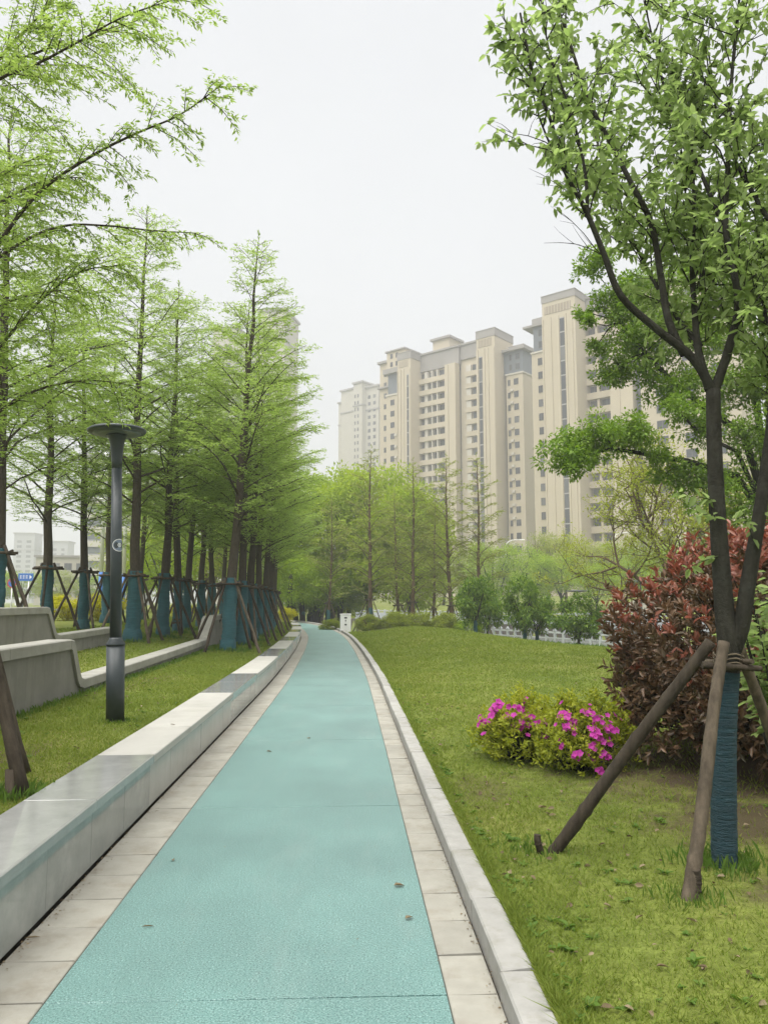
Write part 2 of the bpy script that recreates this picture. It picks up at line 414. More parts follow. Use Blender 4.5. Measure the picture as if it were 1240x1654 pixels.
class MB:
    def __init__(s):
        s.v = []; s.f = []; s.m = []; s.sm = []
    def add(s, V, F, mi=0, sm=False):
        n = len(s.v)
        s.v += [tuple(p) for p in V]
        for f in F:
            s.f.append(tuple(i + n for i in f)); s.m.append(mi); s.sm.append(sm)
        return s
    def box(s, x0, x1, y0, y1, z0, z1, mi=0):
        V = [(x0, y0, z0), (x1, y0, z0), (x1, y1, z0), (x0, y1, z0), (x0, y0, z1), (x1, y0, z1), (x1, y1, z1), (x0, y1, z1)]
        F = [(0, 3, 2, 1), (4, 5, 6, 7), (0, 1, 5, 4), (1, 2, 6, 5), (2, 3, 7, 6), (3, 0, 4, 7)]
        return s.add(V, F, mi)
    def cbox(s, x0, x1, y0, y1, z0, z1, c=0.01, mi=0):
        """box with chamfered vertical and top edges"""
        rings = []
        for z, k in ((z0, 0), (z1 - c, 0), (z1, c)):
            a0, a1, b0, b1 = x0 + k, x1 - k, y0 + k, y1 - k
            rings.append([(a0 + c, b0, z), (a1 - c, b0, z), (a1, b0 + c, z), (a1, b1 - c, z), (a1 - c, b1, z), (a0 + c, b1, z), (a0, b1 - c, z), (a0, b0 + c, z)])
        V = sum(rings, [])
        F = []
        for r in range(2):
            for i in range(8):
                j = (i + 1) % 8
                F.append((r * 8 + i, r * 8 + j, r * 8 + 8 + j, r * 8 + 8 + i))
        F.append(tuple(range(16, 24)))
        F.append(tuple(range(7, -1, -1)))
        return s.add(V, F, mi)
    def tube(s, pts, rad, n=6, mi=0, cap=True, sm=True):
        pts = [Vector(p) for p in pts]
        V = []; F = []
        up = None
        for i, p in enumerate(pts):
            t = (pts[min(i + 1, len(pts) - 1)] - pts[max(i - 1, 0)])
            if t.length < 1e-9: t = Vector((0, 0, 1))
            t.normalize()
            if up is None:
                up = Vector((1, 0, 0)) if abs(t.x) < 0.9 else Vector((0, 1, 0))
            a = (up - t * up.dot(t)).normalized()
            up = a
            b = t.cross(a)
            r = rad[i] if hasattr(rad, "__len__") else rad
            for k in range(n):
                an = 2 * math.pi * k / n
                V.append(p + (a * math.cos(an) + b * math.sin(an)) * r)
        for i in range(len(pts) - 1):
            for k in range(n):
                j = (k + 1) % n
                F.append((i * n + k, i * n + j, i * n + n + j, i * n + n + k))
        s.add(V, F, mi, sm)
        if cap:
            m0 = len(s.v) - len(V)
            s.f.append(tuple(m0 + k for k in range(n - 1, -1, -1))); s.m.append(mi); s.sm.append(False)
            e = m0 + (len(pts) - 1) * n
            s.f.append(tuple(e + k for k in range(n))); s.m.append(mi); s.sm.append(False)
        return s
    def lathe(s, prof, n=24, mi=0, sm=True, c=(0, 0)):
        V = []; F = []
        for r, z in prof:
            for k in range(n):
                an = 2 * math.pi * k / n
                V.append((c[0] + r * math.cos(an), c[1] + r * math.sin(an), z))
        for i in range(len(prof) - 1):
            for k in range(n):
                j = (k + 1) % n
                F.append((i * n + k, i * n + j, i * n + n + j, i * n + n + k))
        s.add(V, F, mi, sm)
        m0 = len(s.v) - len(V)
        s.f.append(tuple(m0 + k for k in range(n - 1, -1, -1))); s.m.append(mi); s.sm.append(False)
        e = m0 + (len(prof) - 1) * n
        s.f.append(tuple(e + k for k in range(n))); s.m.append(mi); s.sm.append(False)
        return s
    def mesh(s, name, mats):
        me = bpy.data.meshes.new(name)
        me.from_pydata(s.v, [], s.f)
        for m in (mats if isinstance(mats, (list, tuple)) else [mats]):
            me.materials.append(m)
        me.polygons.foreach_set("material_index", s.m)
        me.polygons.foreach_set("use_smooth", s.sm)
        me.update()
        return me
    def build(s, name, mats, parent=None, loc=None, rot=None):
        return link(name, s.mesh(name, mats), parent, loc, rot)

def box(name, parent, x0, x1, y0, y1, z0, z1, mat):
    return MB().box(x0, x1, y0, y1, z0, z1).build(name, mat, parent)

# ------------------------------------------------------------------ leaves (numpy)
def unit(a):
    return a / np.maximum(np.linalg.norm(a, axis=-1, keepdims=True), 1e-9)

def leaf_cards(P, D, Nn, L, W, fold=0.15):
    """diamond blades: base P, axis D, normal Nn, length L, width W -> V,F (quads)"""
    D = unit(D)
    S = unit(np.cross(D, Nn))
    Nn = np.cross(S, D)
    L = np.broadcast_to(np.asarray(L, float), (len(P),))[:, None]
    W = np.broadcast_to(np.asarray(W, float), (len(P),))[:, None]
    mid = P + D * L * 0.45
    V = np.stack([P, mid + S * W * 0.5 + Nn * W * fold, P + D * L - Nn * L * 0.06, mid - S * W * 0.5 + Nn * W * fold], 1).reshape(-1, 3)
    F = np.arange(len(P) * 4).reshape(-1, 4)
    return V, F

def leaf_full(P, D, Nn, L, W, fold=0.22):
    """six-point leaf folded along its midrib (two quads each)"""
    D = unit(D)
    S = unit(np.cross(D, Nn))
    Nn = np.cross(S, D)
    L = np.broadcast_to(np.asarray(L, float), (len(P),))[:, None]
    W = np.broadcast_to(np.asarray(W, float), (len(P),))[:, None]
    f = Nn * W * fold
    V = np.stack([P,
                  P + D * L * .30 + S * W * .46 + f, P + D * L * .68 + S * W * .40 + f * .7 - Nn * L * .05,
                  P + D * L - Nn * L * .16,
                  P + D * L * .68 - S * W * .40 + f * .7 - Nn * L * .05, P + D * L * .30 - S * W * .46 + f], 1).reshape(-1, 3)
    b = np.arange(len(P))[:, None] * 6
    F = np.concatenate([b + np.array([0, 1, 2, 3]), b + np.array([0, 3, 4, 5])], 1).reshape(-1, 4)
    return V, F

def rand_dirs(n, rng):
    v = rng.normal(size=(n, 3))
    return unit(v)

# ------------------------------------------------------------------ the path's course and the lie of the land
_cy = np.array([-8, 0, 2.95, 4.73, 6.12, 7.62, 10.17, 15.29, 19.86, 26.42, 36.5, 47.4, 55.8, 62, 70, 85, 120, 900.])
_cx = np.array([.62, .345, .25, .17, .105, .04, -.08, -.33, -.62, -1.10, -2.06, -3.75, -5.9, -8.2, -12, -20, -40, -480.])
_cm = np.gradient(_cx, _cy)
def xR(y):
    y = np.asarray(y, float)
    i = np.clip(np.searchsorted(_cy, y) - 1, 0, len(_cy) - 2)
    h = _cy[i + 1] - _cy[i]; t = (y - _cy[i]) / h
    return ((2 * t**3 - 3 * t**2 + 1) * _cx[i] + (t**3 - 2 * t**2 + t) * h * _cm[i] + (-2 * t**3 + 3 * t**2) * _cx[i + 1] + (t**3 - t**2) * h * _cm[i + 1])
def sl(y):
    return (xR(np.asarray(y, float) + .05) - xR(np.asarray(y, float) - .05)) / .1
def off(y, d):
    m = float(sl(y)); k = 1 / math.sqrt(1 + m * m)
    return (float(xR(y)) + d * k, y - d * m * k)
def d_of(x, y):
    return (np.asarray(x, float) - xR(y)) / np.sqrt(1 + sl(y)**2)
def sstep(a, b, v):
    t = np.clip((v - a) / (b - a), 0, 1)
    return t * t * (3 - 2 * t)
def s_river(x, y):
    return -((np.asarray(x, float) - 14.3) * .852 + (np.asarray(y, float) - 45.6) * .524)
def lateral_z(d, x, y):
    s = s_river(x, y)
    # right-hand lawn: gentle mound, falling to the quay
    zr = .095 + .07 * sstep(.3, 3.5, d) + .38 * np.exp(-((x - 1.8) / 3.2)**2 - ((y - 33) / 10)**2) * sstep(.3, 2.8, d)
    # left-hand terraces
    zl = .33 + .05 * sstep(-2.3, -3.6, d)
    walled = 1 - sstep(17.6, 19.2, y)
    t1 = .16 * sstep(-3.68, -3.84, d) * walled + .2 * sstep(-3.2, -5.5, d) * (1 - walled)
    t2 = .30 * sstep(-5.68, -5.84, d) * walled + .25 * sstep(-5, -9, d) * (1 - walled)
    zl = zl + t1 + t2 - .18 * sstep(-13, -17, d)
    z = np.where(d > -1, zr, zl)
    z = np.where((d > -2.185) & (d < .315), -.06, z)
    far = s < 14
    z = z - np.where(d > -1, 1.6 * sstep(21, 0, s), 0)
    bank = np.where(s > -.35, z, np.where(s > -15.4, -4.2, .1 + .9 * sstep(-17, -34, s) + 2.0 * sstep(-34, -95, s)))
    return np.where(d > -1, bank, z)
def gz(x, y):
    return float(lateral_z(d_of(x, y), np.asarray(x, float), np.asarray(y, float)))

# ground sheet
ys = np.concatenate([np.arange(-38, -8, 6), np.arange(-8, 22, .5), np.arange(22, 66, 1), np.arange(66, 130, 2.5), np.arange(130, 240, 10), np.arange(240, 800, 40), [800]])
ds_l = [-480, -330, -240, -170, -120, -90, -70, -55, -45, -38, -32, -28, -24, -20, -17, -15, -13, -11.5, -10, -9, -8, -7, -6.4, -5.9, -5.84, -5.68, -5.3, -4.8, -4.3, -3.9, -3.84, -3.68, -3.4, -3.0, -2.7, -2.4, -2.2]
ds_r = [-2.18, -1, .31, .32, .5, .8, 1.2, 1.7, 2.3, 3, 3.8, 4.6, 5.5, 6.5, 7.5, 8.5, 9.5, 10.5, 11.5, 12.5, 13.5, 14.5, 15.5, 16.5, 17.5, 18.5, 19.5, 20.5, 22, 23.5, 25, 26.5, 28, 29.5, 31, 32.5, 34, 36, 38, 40, 43, 46, 50, 55, 60, 67, 75, 85, 100, 120, 150, 200, 280, 390, 480]
ds = np.array(ds_l + ds_r)
YY, DD = np.meshgrid(ys, ds, indexing='ij')
near = np.clip(1 - np.maximum(0, np.abs(DD) - 30) / 200, 0, 1)
base = np.where(YY > 66, xR(np.minimum(YY, 66)) , xR(YY))
XX = base + DD * np.where(np.abs(DD) < 12, np.sqrt(1 + sl(np.minimum(YY, 66))**2), 1)
XX = np.clip(XX, -500, 500)
ZZ = lateral_z(DD, XX, YY)
n0, n1 = YY.shape
idx = np.arange(n0 * n1).reshape(n0, n1)
Fg = np.stack([idx[:-1, :-1], idx[:-1, 1:], idx[1:, 1:], idx[1:, :-1]], -1).reshape(-1, 4)
ground = link("ground", np_mesh("ground", np.stack([XX, YY, ZZ], -1).reshape(-1, 3), Fg, M['lawn'], True))
tag(ground, kind="structure")

# ------------------------------------------------------------------ path, paving strips, kerb
def curve_block(y0, y1, dA, dB, z0, z1, ch=.004, seg=1, gap=.003):
    """block along the path's course between offsets dA<dB, arrises eased"""
    mb = MB()
    yy = [y0 + gap / 2 + (y1 - y0 - gap) * i / seg for i in range(seg + 1)]
    rows = []
    for i, y in enumerate(yy):
        e = ch if i == 0 else (-ch if i == seg else 0)
        r = []
        for d, z, k in ((dA, z0, 0), (dA, z1 - ch, 0), (dA + ch, z1, 1), (dB - ch, z1, 1), (dB, z1 - ch, 0), (dB, z0, 0)):
            px, py = off(y + (e if k else 0), d)
            r.append((px, py, z))
        rows.append(r)
    V = sum(rows, [])
    F = []
    for i in range(seg):
        for k in range(5):
            a = i * 6 + k
            F.append((a, a + 1, a + 7, a + 6))
    F.append((0, 1, 2, 3, 4, 5)[::-1])
    e = seg * 6
    F.append((e, e + 1, e + 2, e + 3, e + 4, e + 5))
    F = [f[::-1] for f in F]
    return mb.add(V, F)

path = empty("footpath"); tag(path, kind="structure")
y = 3.15 - 2.77 * 3
while y < 66:
    curve_block(y, y + 2.77, -1.52, 0, -.05, .0, .003, 4, .003).build("path_section", M['rubber'], path)
    y += 2.77
MB_bed = curve_block(-6, 70, -1.83, .335, -.055, -.016, 0, 90, 0)
MB_bed.build("path_bed", M['gap'], path)

strip_l = empty("paving_strip_left"); tag(strip_l, kind="structure")
strip_r = empty("paving_strip_right"); tag(strip_r, kind="structure")
y = 3.15 - .345 * 10
k = 0
while y < 22:
    zj = random.uniform(-.0015, .0015)
    curve_block(y, y + .345, -1.822, -1.524, -.05, .001 + zj, .004, 1, .004).build("paving_slab", M['paver'], strip_l)
    wide = .016 if k % 4 == 2 else .003
    zj = random.uniform(-.0015, .0015)
    curve_block(y, y + .345 - (wide - .003), .004, .196, -.05, .001 + zj, .004, 1, .003).build("paving_slab", M['paver'], strip_r)
    y += .345; k += 1
while y < 68:
    curve_block(y, y + 1.38, -1.822, -1.524, -.05, .001, .004, 2, .006).build("paving_slab", M['paver'], strip_l)
    curve_block(y, y + 1.38, .004, .196, -.05, .001, .004, 2, .006).build("paving_slab", M['paver'], strip_r)
    y += 1.38
kerb = empty("kerb"); tag(kerb, kind="structure")
y = -1.2
while y < 68:
    ln = .72 if y < 26 else 1.44
    zj = random.uniform(-.003, .003); dj = random.uniform(-.003, .003)
    curve_block(y, y + ln, .202 + dj, .332 + dj, -.05, .10 + zj, .008, 2 if y > 20 else 1, .005).build("kerb_stone", M['kerb'], kerb)
    y += ln
# paving grit washed against the kerb foot and wall foot
def strip_litter(n, d0, d1, y0, y1, rng, lmin, lmax):
    yy = y0 + (y1 - y0) * rng.random(n)**1.5
    dd = d0 + (d1 - d0) * rng.random(n)**2
    P = np.array([(*off(a, b), .004) for a, b in zip(yy, dd)])
    D = rand_dirs(n, rng); D[:, 2] *= .15
    Nn = np.tile([0, 0, 1.], (n, 1)) + rng.normal(size=(n, 3)) * .25
    L = rng.uniform(lmin, lmax, n)
    return leaf_cards(P, D, Nn, L, L * .5)
rng = np.random.default_rng(11)
V1, F1 = strip_litter(1400, .200, .155, 1.5, 22, rng, .004, .016)
V2, F2 = strip_litter(1600, -1.82, -1.76, 1.5, 22, rng, .004, .018)
V3, F3 = strip_litter(420, .19, -1.80, 2.0, 16, rng, .003, .010)
V2, F2 = np.concatenate([V2, V3]), np.concatenate([F2, F3 + len(V2)])
lit = link("leaf_litter", np_mesh("leaf_litter", np.concatenate([V1, V2]), np.concatenate([F1, F2 + len(V1)]), M['litter']))
tag(lit, "brown grit and leaf crumbs washed along the kerb and wall foot", "leaf litter", kind="stuff")

# ------------------------------------------------------------------ seat wall
sw = empty("seat_wall", (0, 0, 0))
tag(sw, "low curved stone seat wall with alternating cream and grey slabs left of the teal path", "wall")
HT = .38
curve_block(-3, 46, -2.19, -1.86, -.05, HT - .062, 0, 60, 0).build("core", M['gap'], sw)
curve_block(-3, 46, -2.19, -1.856, HT - .0625, HT - .055, 0, 60, 0).build("mortar_bed", M['gap'], sw)
y = 3.33 - 6.5
while y < 45.5:
    grey = [(y, y + 1.3), (y + 1.3, y + 2.6)]
    cream = [(y + 2.6, y + 3.9), (y + 3.9, y + 5.2), (y + 5.2, y + 6.5)]
    for a, b in grey:
        curve_block(a, b, -2.225, -1.808, HT - .055, HT, .006, 3, .002).build("cap_slab", M['grey_stone'], sw)
        for q in range(2):
            curve_block(a + .65 * q, a + .65 * q + .65, -1.862, -1.833 + random.uniform(-.0015, .0015), .012, HT - .07, .002, 2, .003).build("face_panel", M['grey_face'], sw)
    for a, b in cream:
        curve_block(a, b, -2.225, -1.808, HT - .055, HT, .006, 3, .002).build("cap_slab", M['cream_stone'], sw)
        for q in range(2):
            curve_block(a + .65 * q, a + .65 * q + .65, -1.862, -1.833 + random.uniform(-.0015, .0015), .012, HT - .07, .002, 2, .003).build("face_panel", M['cream_face'], sw)
    y += 6.5

# ------------------------------------------------------------------ stepped concrete walls of the terraces
def stepped_wall(label, d, prof, zb, th=.2, cop=.115, over=.035):
    w = empty("retaining_wall", (*off(prof[0][0], d), 0.0))
    org = Vector(w.location)
    tag(w, label, "wall")
    # dense profile with the coping's underside offset perpendicular to it
    P = []
    for (ya, za), (yb, zb_) in zip(prof[:-1], prof[1:]):
        n = max(1, int(abs(yb - ya) / .8))
        for i in range(n):
            P.append((ya + (yb - ya) * i / n, za + (zb_ - za) * i / n))
    P.append(prof[-1])
    U = []
    for i, (yy, zz) in enumerate(P):
        a = P[max(0, i - 1)]; b = P[min(len(P) - 1, i + 1)]
        def nrm(p, q):
            v = Vector((q[0] - p[0], q[1] - p[1]))
            if v.length < 1e-6: return None
            v.normalize(); return Vector((-v.y, v.x))
        n1_, n2_ = nrm(a, (yy, zz)), nrm((yy, zz), b)
        n_ = (n1_ or n2_) + (n2_ or n1_); n_.normalize()
        ref = n1_ or n2_
        k = cop / max(.4, n_.dot(ref))
        U.append((yy - n_.x * k, zz - n_.y * k))
    def at(yy, dd, z):
        px, py = off(yy, dd); return (px - org.x, py - org.y, z)
    hw = th / 2
    mb = MB(); V = []; F = []
    for (yy, zz) in U:
        V += [at(yy, d - hw, zb), at(yy, d - hw, zz), at(yy, d + hw, zz), at(yy, d + hw, zb)]
    for i in range(len(U) - 1):
        for k in range(3):
            F.append((i * 4 + k, i * 4 + 4 + k, i * 4 + 5 + k, i * 4 + 1 + k))
    F += [(0, 1, 2, 3), tuple(len(V) - 4 + k for k in (3, 2, 1, 0))]
    mb.add(V, F).build("wall_body", M['concrete'], w)
    # coping in stones
    i = 0
    while i < len(P) - 1:
        slope = abs(P[i + 1][1] - P[i][1]) > .15 and abs(P[i + 1][0] - P[i][0]) > 2
        j = i + min(2 if abs(P[min(i + 1, len(P) - 1)][0] - P[i][0]) > .4 else 6, len(P) - 1 - i)
        if not slope:
            for q in range(i, j):
                if False:
                    j = max(i + 1, q); break
        mb = MB(); V = []; F = []
        for q in range(i, j + 1):
            g = .003 if q == i else (-.003 if q == j else 0)
            ya, za = P[q]; yu, zu = U[q]
            V += [at(yu + g, d - hw - over, zu), at(ya + g, d - hw - over, za - .012), at(ya + g, d - hw - over + .012, za), at(ya + g, d + hw + over - .012, za), at(ya + g, d + hw + over, za - .012), at(yu + g, d + hw + over, zu)]
        for q in range(j - i):
            for k in range(6):
                k2 = (k + 1) % 6
                F.append((q * 6 + k, q * 6 + 6 + k, q * 6 + 6 + k2, q * 6 + k2))
        F += [(0, 1, 2, 3, 4, 5), tuple(len(V) - 6 + k for k in (5, 4, 3, 2, 1, 0))]
        mb.add(V, F).build("coping_stone", M['coping'], w)
        i = j
    return w
stepped_wall("nearer concrete wall stepping down behind the grey lamp post, bordering the lawn", -3.76,
             [(1.0, 1.05), (9.30, 1.062), (9.40, 1.045), (9.45, .99), (9.66, .645), (9.72, .585), (9.84, .562), (18.6, .63), (18.75, .66), (19.45, 1.12), (19.6, 1.15), (22.0, 1.16)], -.1, .22)
stepped_wall("farther concrete wall stepping down behind the nearer stepped wall", -5.76,
             [(5.0, 1.40), (13.8, 1.412), (13.93, 1.395), (14.0, 1.33), (14.28, .99), (14.36, .925), (14.5, .90), (18.3, .93)], .2, .22)

# ------------------------------------------------------------------ lamp post
LX, LY = -2.615, 7.68
lamp = empty("street_lamp", (LX, LY, gz(LX, LY)))
lamp.rotation_euler = (0, R(-1.9), 0)
tag(lamp, "dark grey lamp post with a flat disc head standing on the lawn", "street lamp")
MB().lathe([(.087, -.06), (.087, .735)], 28).build("base_sleeve", M['lamp'], lamp)
MB().lathe([(.092, .7352), (.092, .752), (.064, .795), (.062, .812)], 28).build("collar", M['lamp'], lamp)
MB().lathe([(.0575, .8122), (.055, 1.6), (.050, 2.50)], 28).build("pole", M['lamp'], lamp)
MB().lathe([(.050, 2.5002), (.053, 2.58), (.060, 2.68), (.072, 2.77), (.090, 2.825), (.105, 2.842)], 32).build("flared_neck", M['lamp'], lamp)
hd = MB().lathe([(.105, 2.843), (.19, 2.856), (.268, 2.868), (.286, 2.880), (.286, 2.894), (.268, 2.908), (.10, 2.922), (.03, 2.930)], 48).build("disc_head", M['lamp'], lamp)
MB().lathe([(.125, 2.8435), (.18, 2.8505), (.235, 2.858), (.235, 2.866), (.125, 2.852)], 40).build("lens_ring", M['lens'], hd)
def curved_ellipse(name, zc, rz, ra, rad, mat, inner=0.0, n=28, parent=lamp, az=R(-38)):
    V = []; F = []
    for i in range(n):
        a = 2 * math.pi * i / n
        for k in (1.0, inner):
            th = az + k * ra * math.cos(a) / rad
            V.append((rad * math.cos(th), rad * math.sin(th), zc + k * rz * math.sin(a)))
    for i in range(n):
        j = (i + 1) % n
        F.append((2 * i, 2 * j, 2 * j + 1, 2 * i + 1))
    return MB().add(V, F).build(name, mat, parent)
pl = curved_ellipse("number_plate", 1.72, .062, .072, .0560, M['white'], .91)
curved_ellipse("plate_field", 1.72, .053, .062, .0565, M['plate'], 0.02, parent=pl)
curved_ellipse("emblem_ring", 1.722, .020, .020, .0572, M['white'], .70, parent=pl)
curved_ellipse("emblem_dot", 1.722, .007, .007, .0576, M['white'], .02, parent=pl)

# ------------------------------------------------------------------ redwoods
def redwood(seed, H, h0, Lmax, nb, leaf=.09, wid=.03, dens=1.0, r0=.125, droop=.7, up=(22, 42), pick=None):
    rg = np.random.default_rng(seed)
    tk = MB(); br = MB()
    n = 14
    wob = np.cumsum(rg.normal(size=(n + 1, 2)) * .025, 0)
    lean = rg.normal(size=2) * .022
    wob[:4] *= np.array([0, .1, .3, .7])[:, None]
    tp = [(wob[i, 0] + lean[0] * H * max(0, i - 2) / n, wob[i, 1] + lean[1] * H * max(0, i - 2) / n, H * i / n) for i in range(n + 1)]
    tp[0] = (0, 0, -.15)
    tr = [r0 * (1 - i / n)**.85 + .008 for i in range(n + 1)]; tr[0] = r0 * 1.35
    tk.tube(tp, tr, 9)
    tpa = np.array(tp)
    P = []; D = []; Nn = []; L = []
    def leaves(pts, q=1.0):
        pts = np.array(pts)
        seg = np.diff(pts, axis=0); ln = np.linalg.norm(seg, axis=1).sum()
        m = max(3, int(ln / (leaf * .30) * dens * q))
        t = rg.random(m) * (len(pts) - 1)
        i = np.minimum(t.astype(int), len(pts) - 2); f = (t - i)[:, None]
        pos = pts[i] * (1 - f) + pts[i + 1] * f
        ax = unit(seg[i])
        side = unit(np.cross(ax, [0, 0, 1.0])) * np.where(rg.random(m) < .5, -1, 1)[:, None]
        dd = ax * .65 + side * .8 + rg.normal(size=(m, 3)) * .22
        dd[:, 2] -= .10
        P.append(pos); D.append(dd)
        Nn.append(np.array([0, 0, 1.]) + rg.normal(size=(m, 3)) * .38)
        L.append(leaf * rg.uniform(.6, 1.25, m))
    az = rg.random() * 6.28
    for i in range(nb):
        t = (i + rg.random()) / nb
        h = h0 + (H - h0 - .12) * t**.92
        az += 2.4 + rg.normal() * .35
        prof = min(1, .66 + t * 2.0) * (1 - t)**.56 + .07
        Lb = Lmax * prof * (rg.uniform(.45, 1.0) if rg.random() < .45 else rg.uniform(.85, 1.28))
        e0 = R(rg.uniform(*up)) + .35 * t
        z_i = h / H * n; k = min(n - 1, int(z_i)); f = z_i - k
        p = tpa[k] * (1 - f) + tpa[k + 1] * f
        if k == 0: p = np.array([p[0], p[1], h])
        pts = [p.copy()]; a2 = az
        m = 7
        for j in range(m):
            e = e0 * (1 - droop * (j / m)) + rg.normal() * .07
            a2 += rg.normal() * .07
            p = p + np.array([math.cos(a2) * math.cos(e), math.sin(a2) * math.cos(e), math.sin(e)]) * Lb / m
            pts.append(p.copy())
        rb = max(.006, .030 * (1 - t)**.7 * (Lb / Lmax))
        br.tube(pts, [rb * (1 - .8 * j / m) + .002 for j in range(m + 1)], 4, cap=False)
        leaves(pts[4:], .8)
        ntw = max(4, int(Lb / .115 * dens**.5))
        pa = np.array(pts)
        for j in range(ntw):
            s = .16 + .84 * (j + rg.random()) / ntw
            x = s * m; k2 = min(m - 1, int(x)); f2 = x - k2
            q = pa[k2] * (1 - f2) + pa[k2 + 1] * f2
            ax = unit(pa[k2 + 1] - pa[k2])
            sd = unit(np.cross(ax, [0, 0, 1.0])) * (1 if j % 2 else -1)
            dr = unit(ax * rg.uniform(.45, .9) + sd * rg.uniform(.5, 1.0) + np.array([0, 0, rg.uniform(-.28, .22)]))
            lt = min(.75, (.52 * (1 - s) + .16) * Lb * rg.uniform(.6, 1.1) + .06)
            tw = [q, q + dr * lt * .5 + np.array([0, 0, -.02 * lt]), q + dr * lt + np.array([0, 0, -.16 * lt])]
            br.tube(tw, [.0045, .0035, .002], 3, cap=False)
            leaves(tw)
            if lt > .3:
                for u in (.35, .6, .8):
                    q2 = q + dr * lt * u
                    d2 = unit(dr * .7 + unit(np.cross(dr, [0, 0, 1.])) * rg.choice([-1, 1]) * .8 + rg.normal(size=3) * .12)
                    leaves([q2, q2 + d2 * lt * .38])
    top = tpa[-1]
    leaves([tpa[-2], top, top + np.array([0, 0, .2])], 1.3)
    P = np.concatenate(P); D = np.concatenate(D); Nn = np.concatenate(Nn); L = np.concatenate(L)
    V, F = leaf_cards(P, D, Nn, L, L * (wid / leaf))
    return tk, br, V, F

def wrap_mesh(h=1.68, r=.165, flare=.05, seed=0, mat=None):
    rg = random.Random(seed)
    prof = [(r + flare, -.1), (r + flare * .7, .10), (r + flare * .3, .25)]
    k = 26
    for i in range(k):
        z = .3 + (h - .3) * i / (k - 1)
        prof.append((r - .02 * z / h + (.008 if i % 2 else -.004) + rg.uniform(-.004, .004), z))
    prof.append((r - .045, h + .01))
    mb = MB().lathe(prof, 16)
    mb.v = [(x + .012 * math.sin(z * 9 + x * 20), y_ + .010 * math.cos(z * 7), z) for x, y_, z in mb.v]
    return mb.mesh("wrap", mat or M['wrap'])

PROTO = []
for sd, H, h0, Lm, nb, dn in ((1, 10, 2.6, 2.2, 54, 1.0), (2, 10, 2.4, 2.6, 60, 1.02), (3, 10, 2.8, 2.3, 50, 1.0), (4, 10, 2.5, 2.5, 55, 1.0)):
    tk, br, V, F = redwood(sd, H, h0, Lm, nb, .09, .024, dn)
    PROTO.append((tk.mesh("trunk", M['bark']), br.mesh("branches", M['bark']), np_mesh("crown", V, F, M['redwood'])))
PROTO_P = []
for sd, H, h0, Lm, nb, dn in ((11, 10, 1.9, 2.2, 52, .55), (12, 10, 1.8, 2.0, 48, .6)):
    tk, br, V, F = redwood(sd, H, h0, Lm, nb, .15, .05, dn, up=(30, 50))
    PROTO_P.append((tk.mesh("trunk", M['bark_far']), br.mesh("branches", M['bark_far']), np_mesh("crown", V, F, M['redwood_pale'])))
WRAPS = [wrap_mesh(1.68, .165, .04, 1), wrap_mesh(1.66, .178, .09, 2), wrap_mesh(1.62, .15, .03, 3)]

def place_redwood(x, y_, H, v, rz, label, group, wrap=0, protos=PROTO, lean=(0, 0), wz=1.0, wide=1.0):
    t = empty("redwood_tree", (x, y_, gz(x, y_)), 0)
    t.rotation_euler = (lean[0], lean[1], rz)
    tag(t, label, "tree", group)
    k = H / 10.0
    a, b, c = protos[v % len(protos)]
    for nm, me in (("trunk", a), ("branches", b), ("crown", c)):
        o = link(nm, me, t); o.scale = (k * wide, k * wide, k)
    if wrap is not None:
        o = link("wrap", WRAPS[wrap], t); o.scale = (1, 1, wz)
    return t

# wooden props: four leaning poles tied to the trunk by a square of short bars
def pole_mesh(L, r, seed):
    rg = random.Random(seed)
    n = 7
    pts = [(rg.uniform(-.008, .008), rg.uniform(-.008, .008), L * i / n) for i in range(n + 1)]
    return MB().tube(pts, [r * (1 - .22 * i / n) * rg.uniform(.95, 1.05) for i in range(n + 1)], 8).mesh("pole", M['pole'])
POLES = [pole_mesh(2.05, .037, s) for s in range(4)]
BAR = MB().tube([(-.30, 0, 0), (.30, 0, 0)], .026, 7).mesh("tie_bar", M['pole'])
def place_prop(x, y_, rz, label, group, spread=.92, top=1.60, turn=None):
    g = empty("tree_prop", (x, y_, gz(x, y_)), rz)
    tag(g, label, "tree prop", group)
    rg = random.Random(int(x * 100) + int(y_ * 10))
    for k in range(4):
        a = R(45 + 90 * k) + rg.uniform(-.13, .13)
        sp = spread * rg.uniform(.9, 1.1)
        bx, by = sp * math.cos(a), sp * math.sin(a)
        c, s = math.cos(rz), math.sin(rz)
        bz = gz(x + bx * c - by * s, y_ + bx * s + by * c) - gz(x, y_)
        bz = max(-.35, min(.35, bz)) - .08
        tx, ty = .17 * math.cos(a), .17 * math.sin(a)
        v = Vector((tx - bx, ty - by, top - bz))
        o = link("pole", POLES[k], g, (bx, by, bz))
        o.rotation_mode = 'QUATERNION'
        o.rotation_quaternion = v.to_track_quat('Z', 'Y')
        o.scale = (1, 1, (v.length + .10) / 2.05)
    for k in range(4):
        o = link("tie_bar", BAR, g, (.19 * math.cos(R(90 * k)), .19 * math.sin(R(90 * k)), top - .02 - .035 * (k % 2)))
        o.rotation_euler = (0, 0, R(90 * k + 90))
    return g

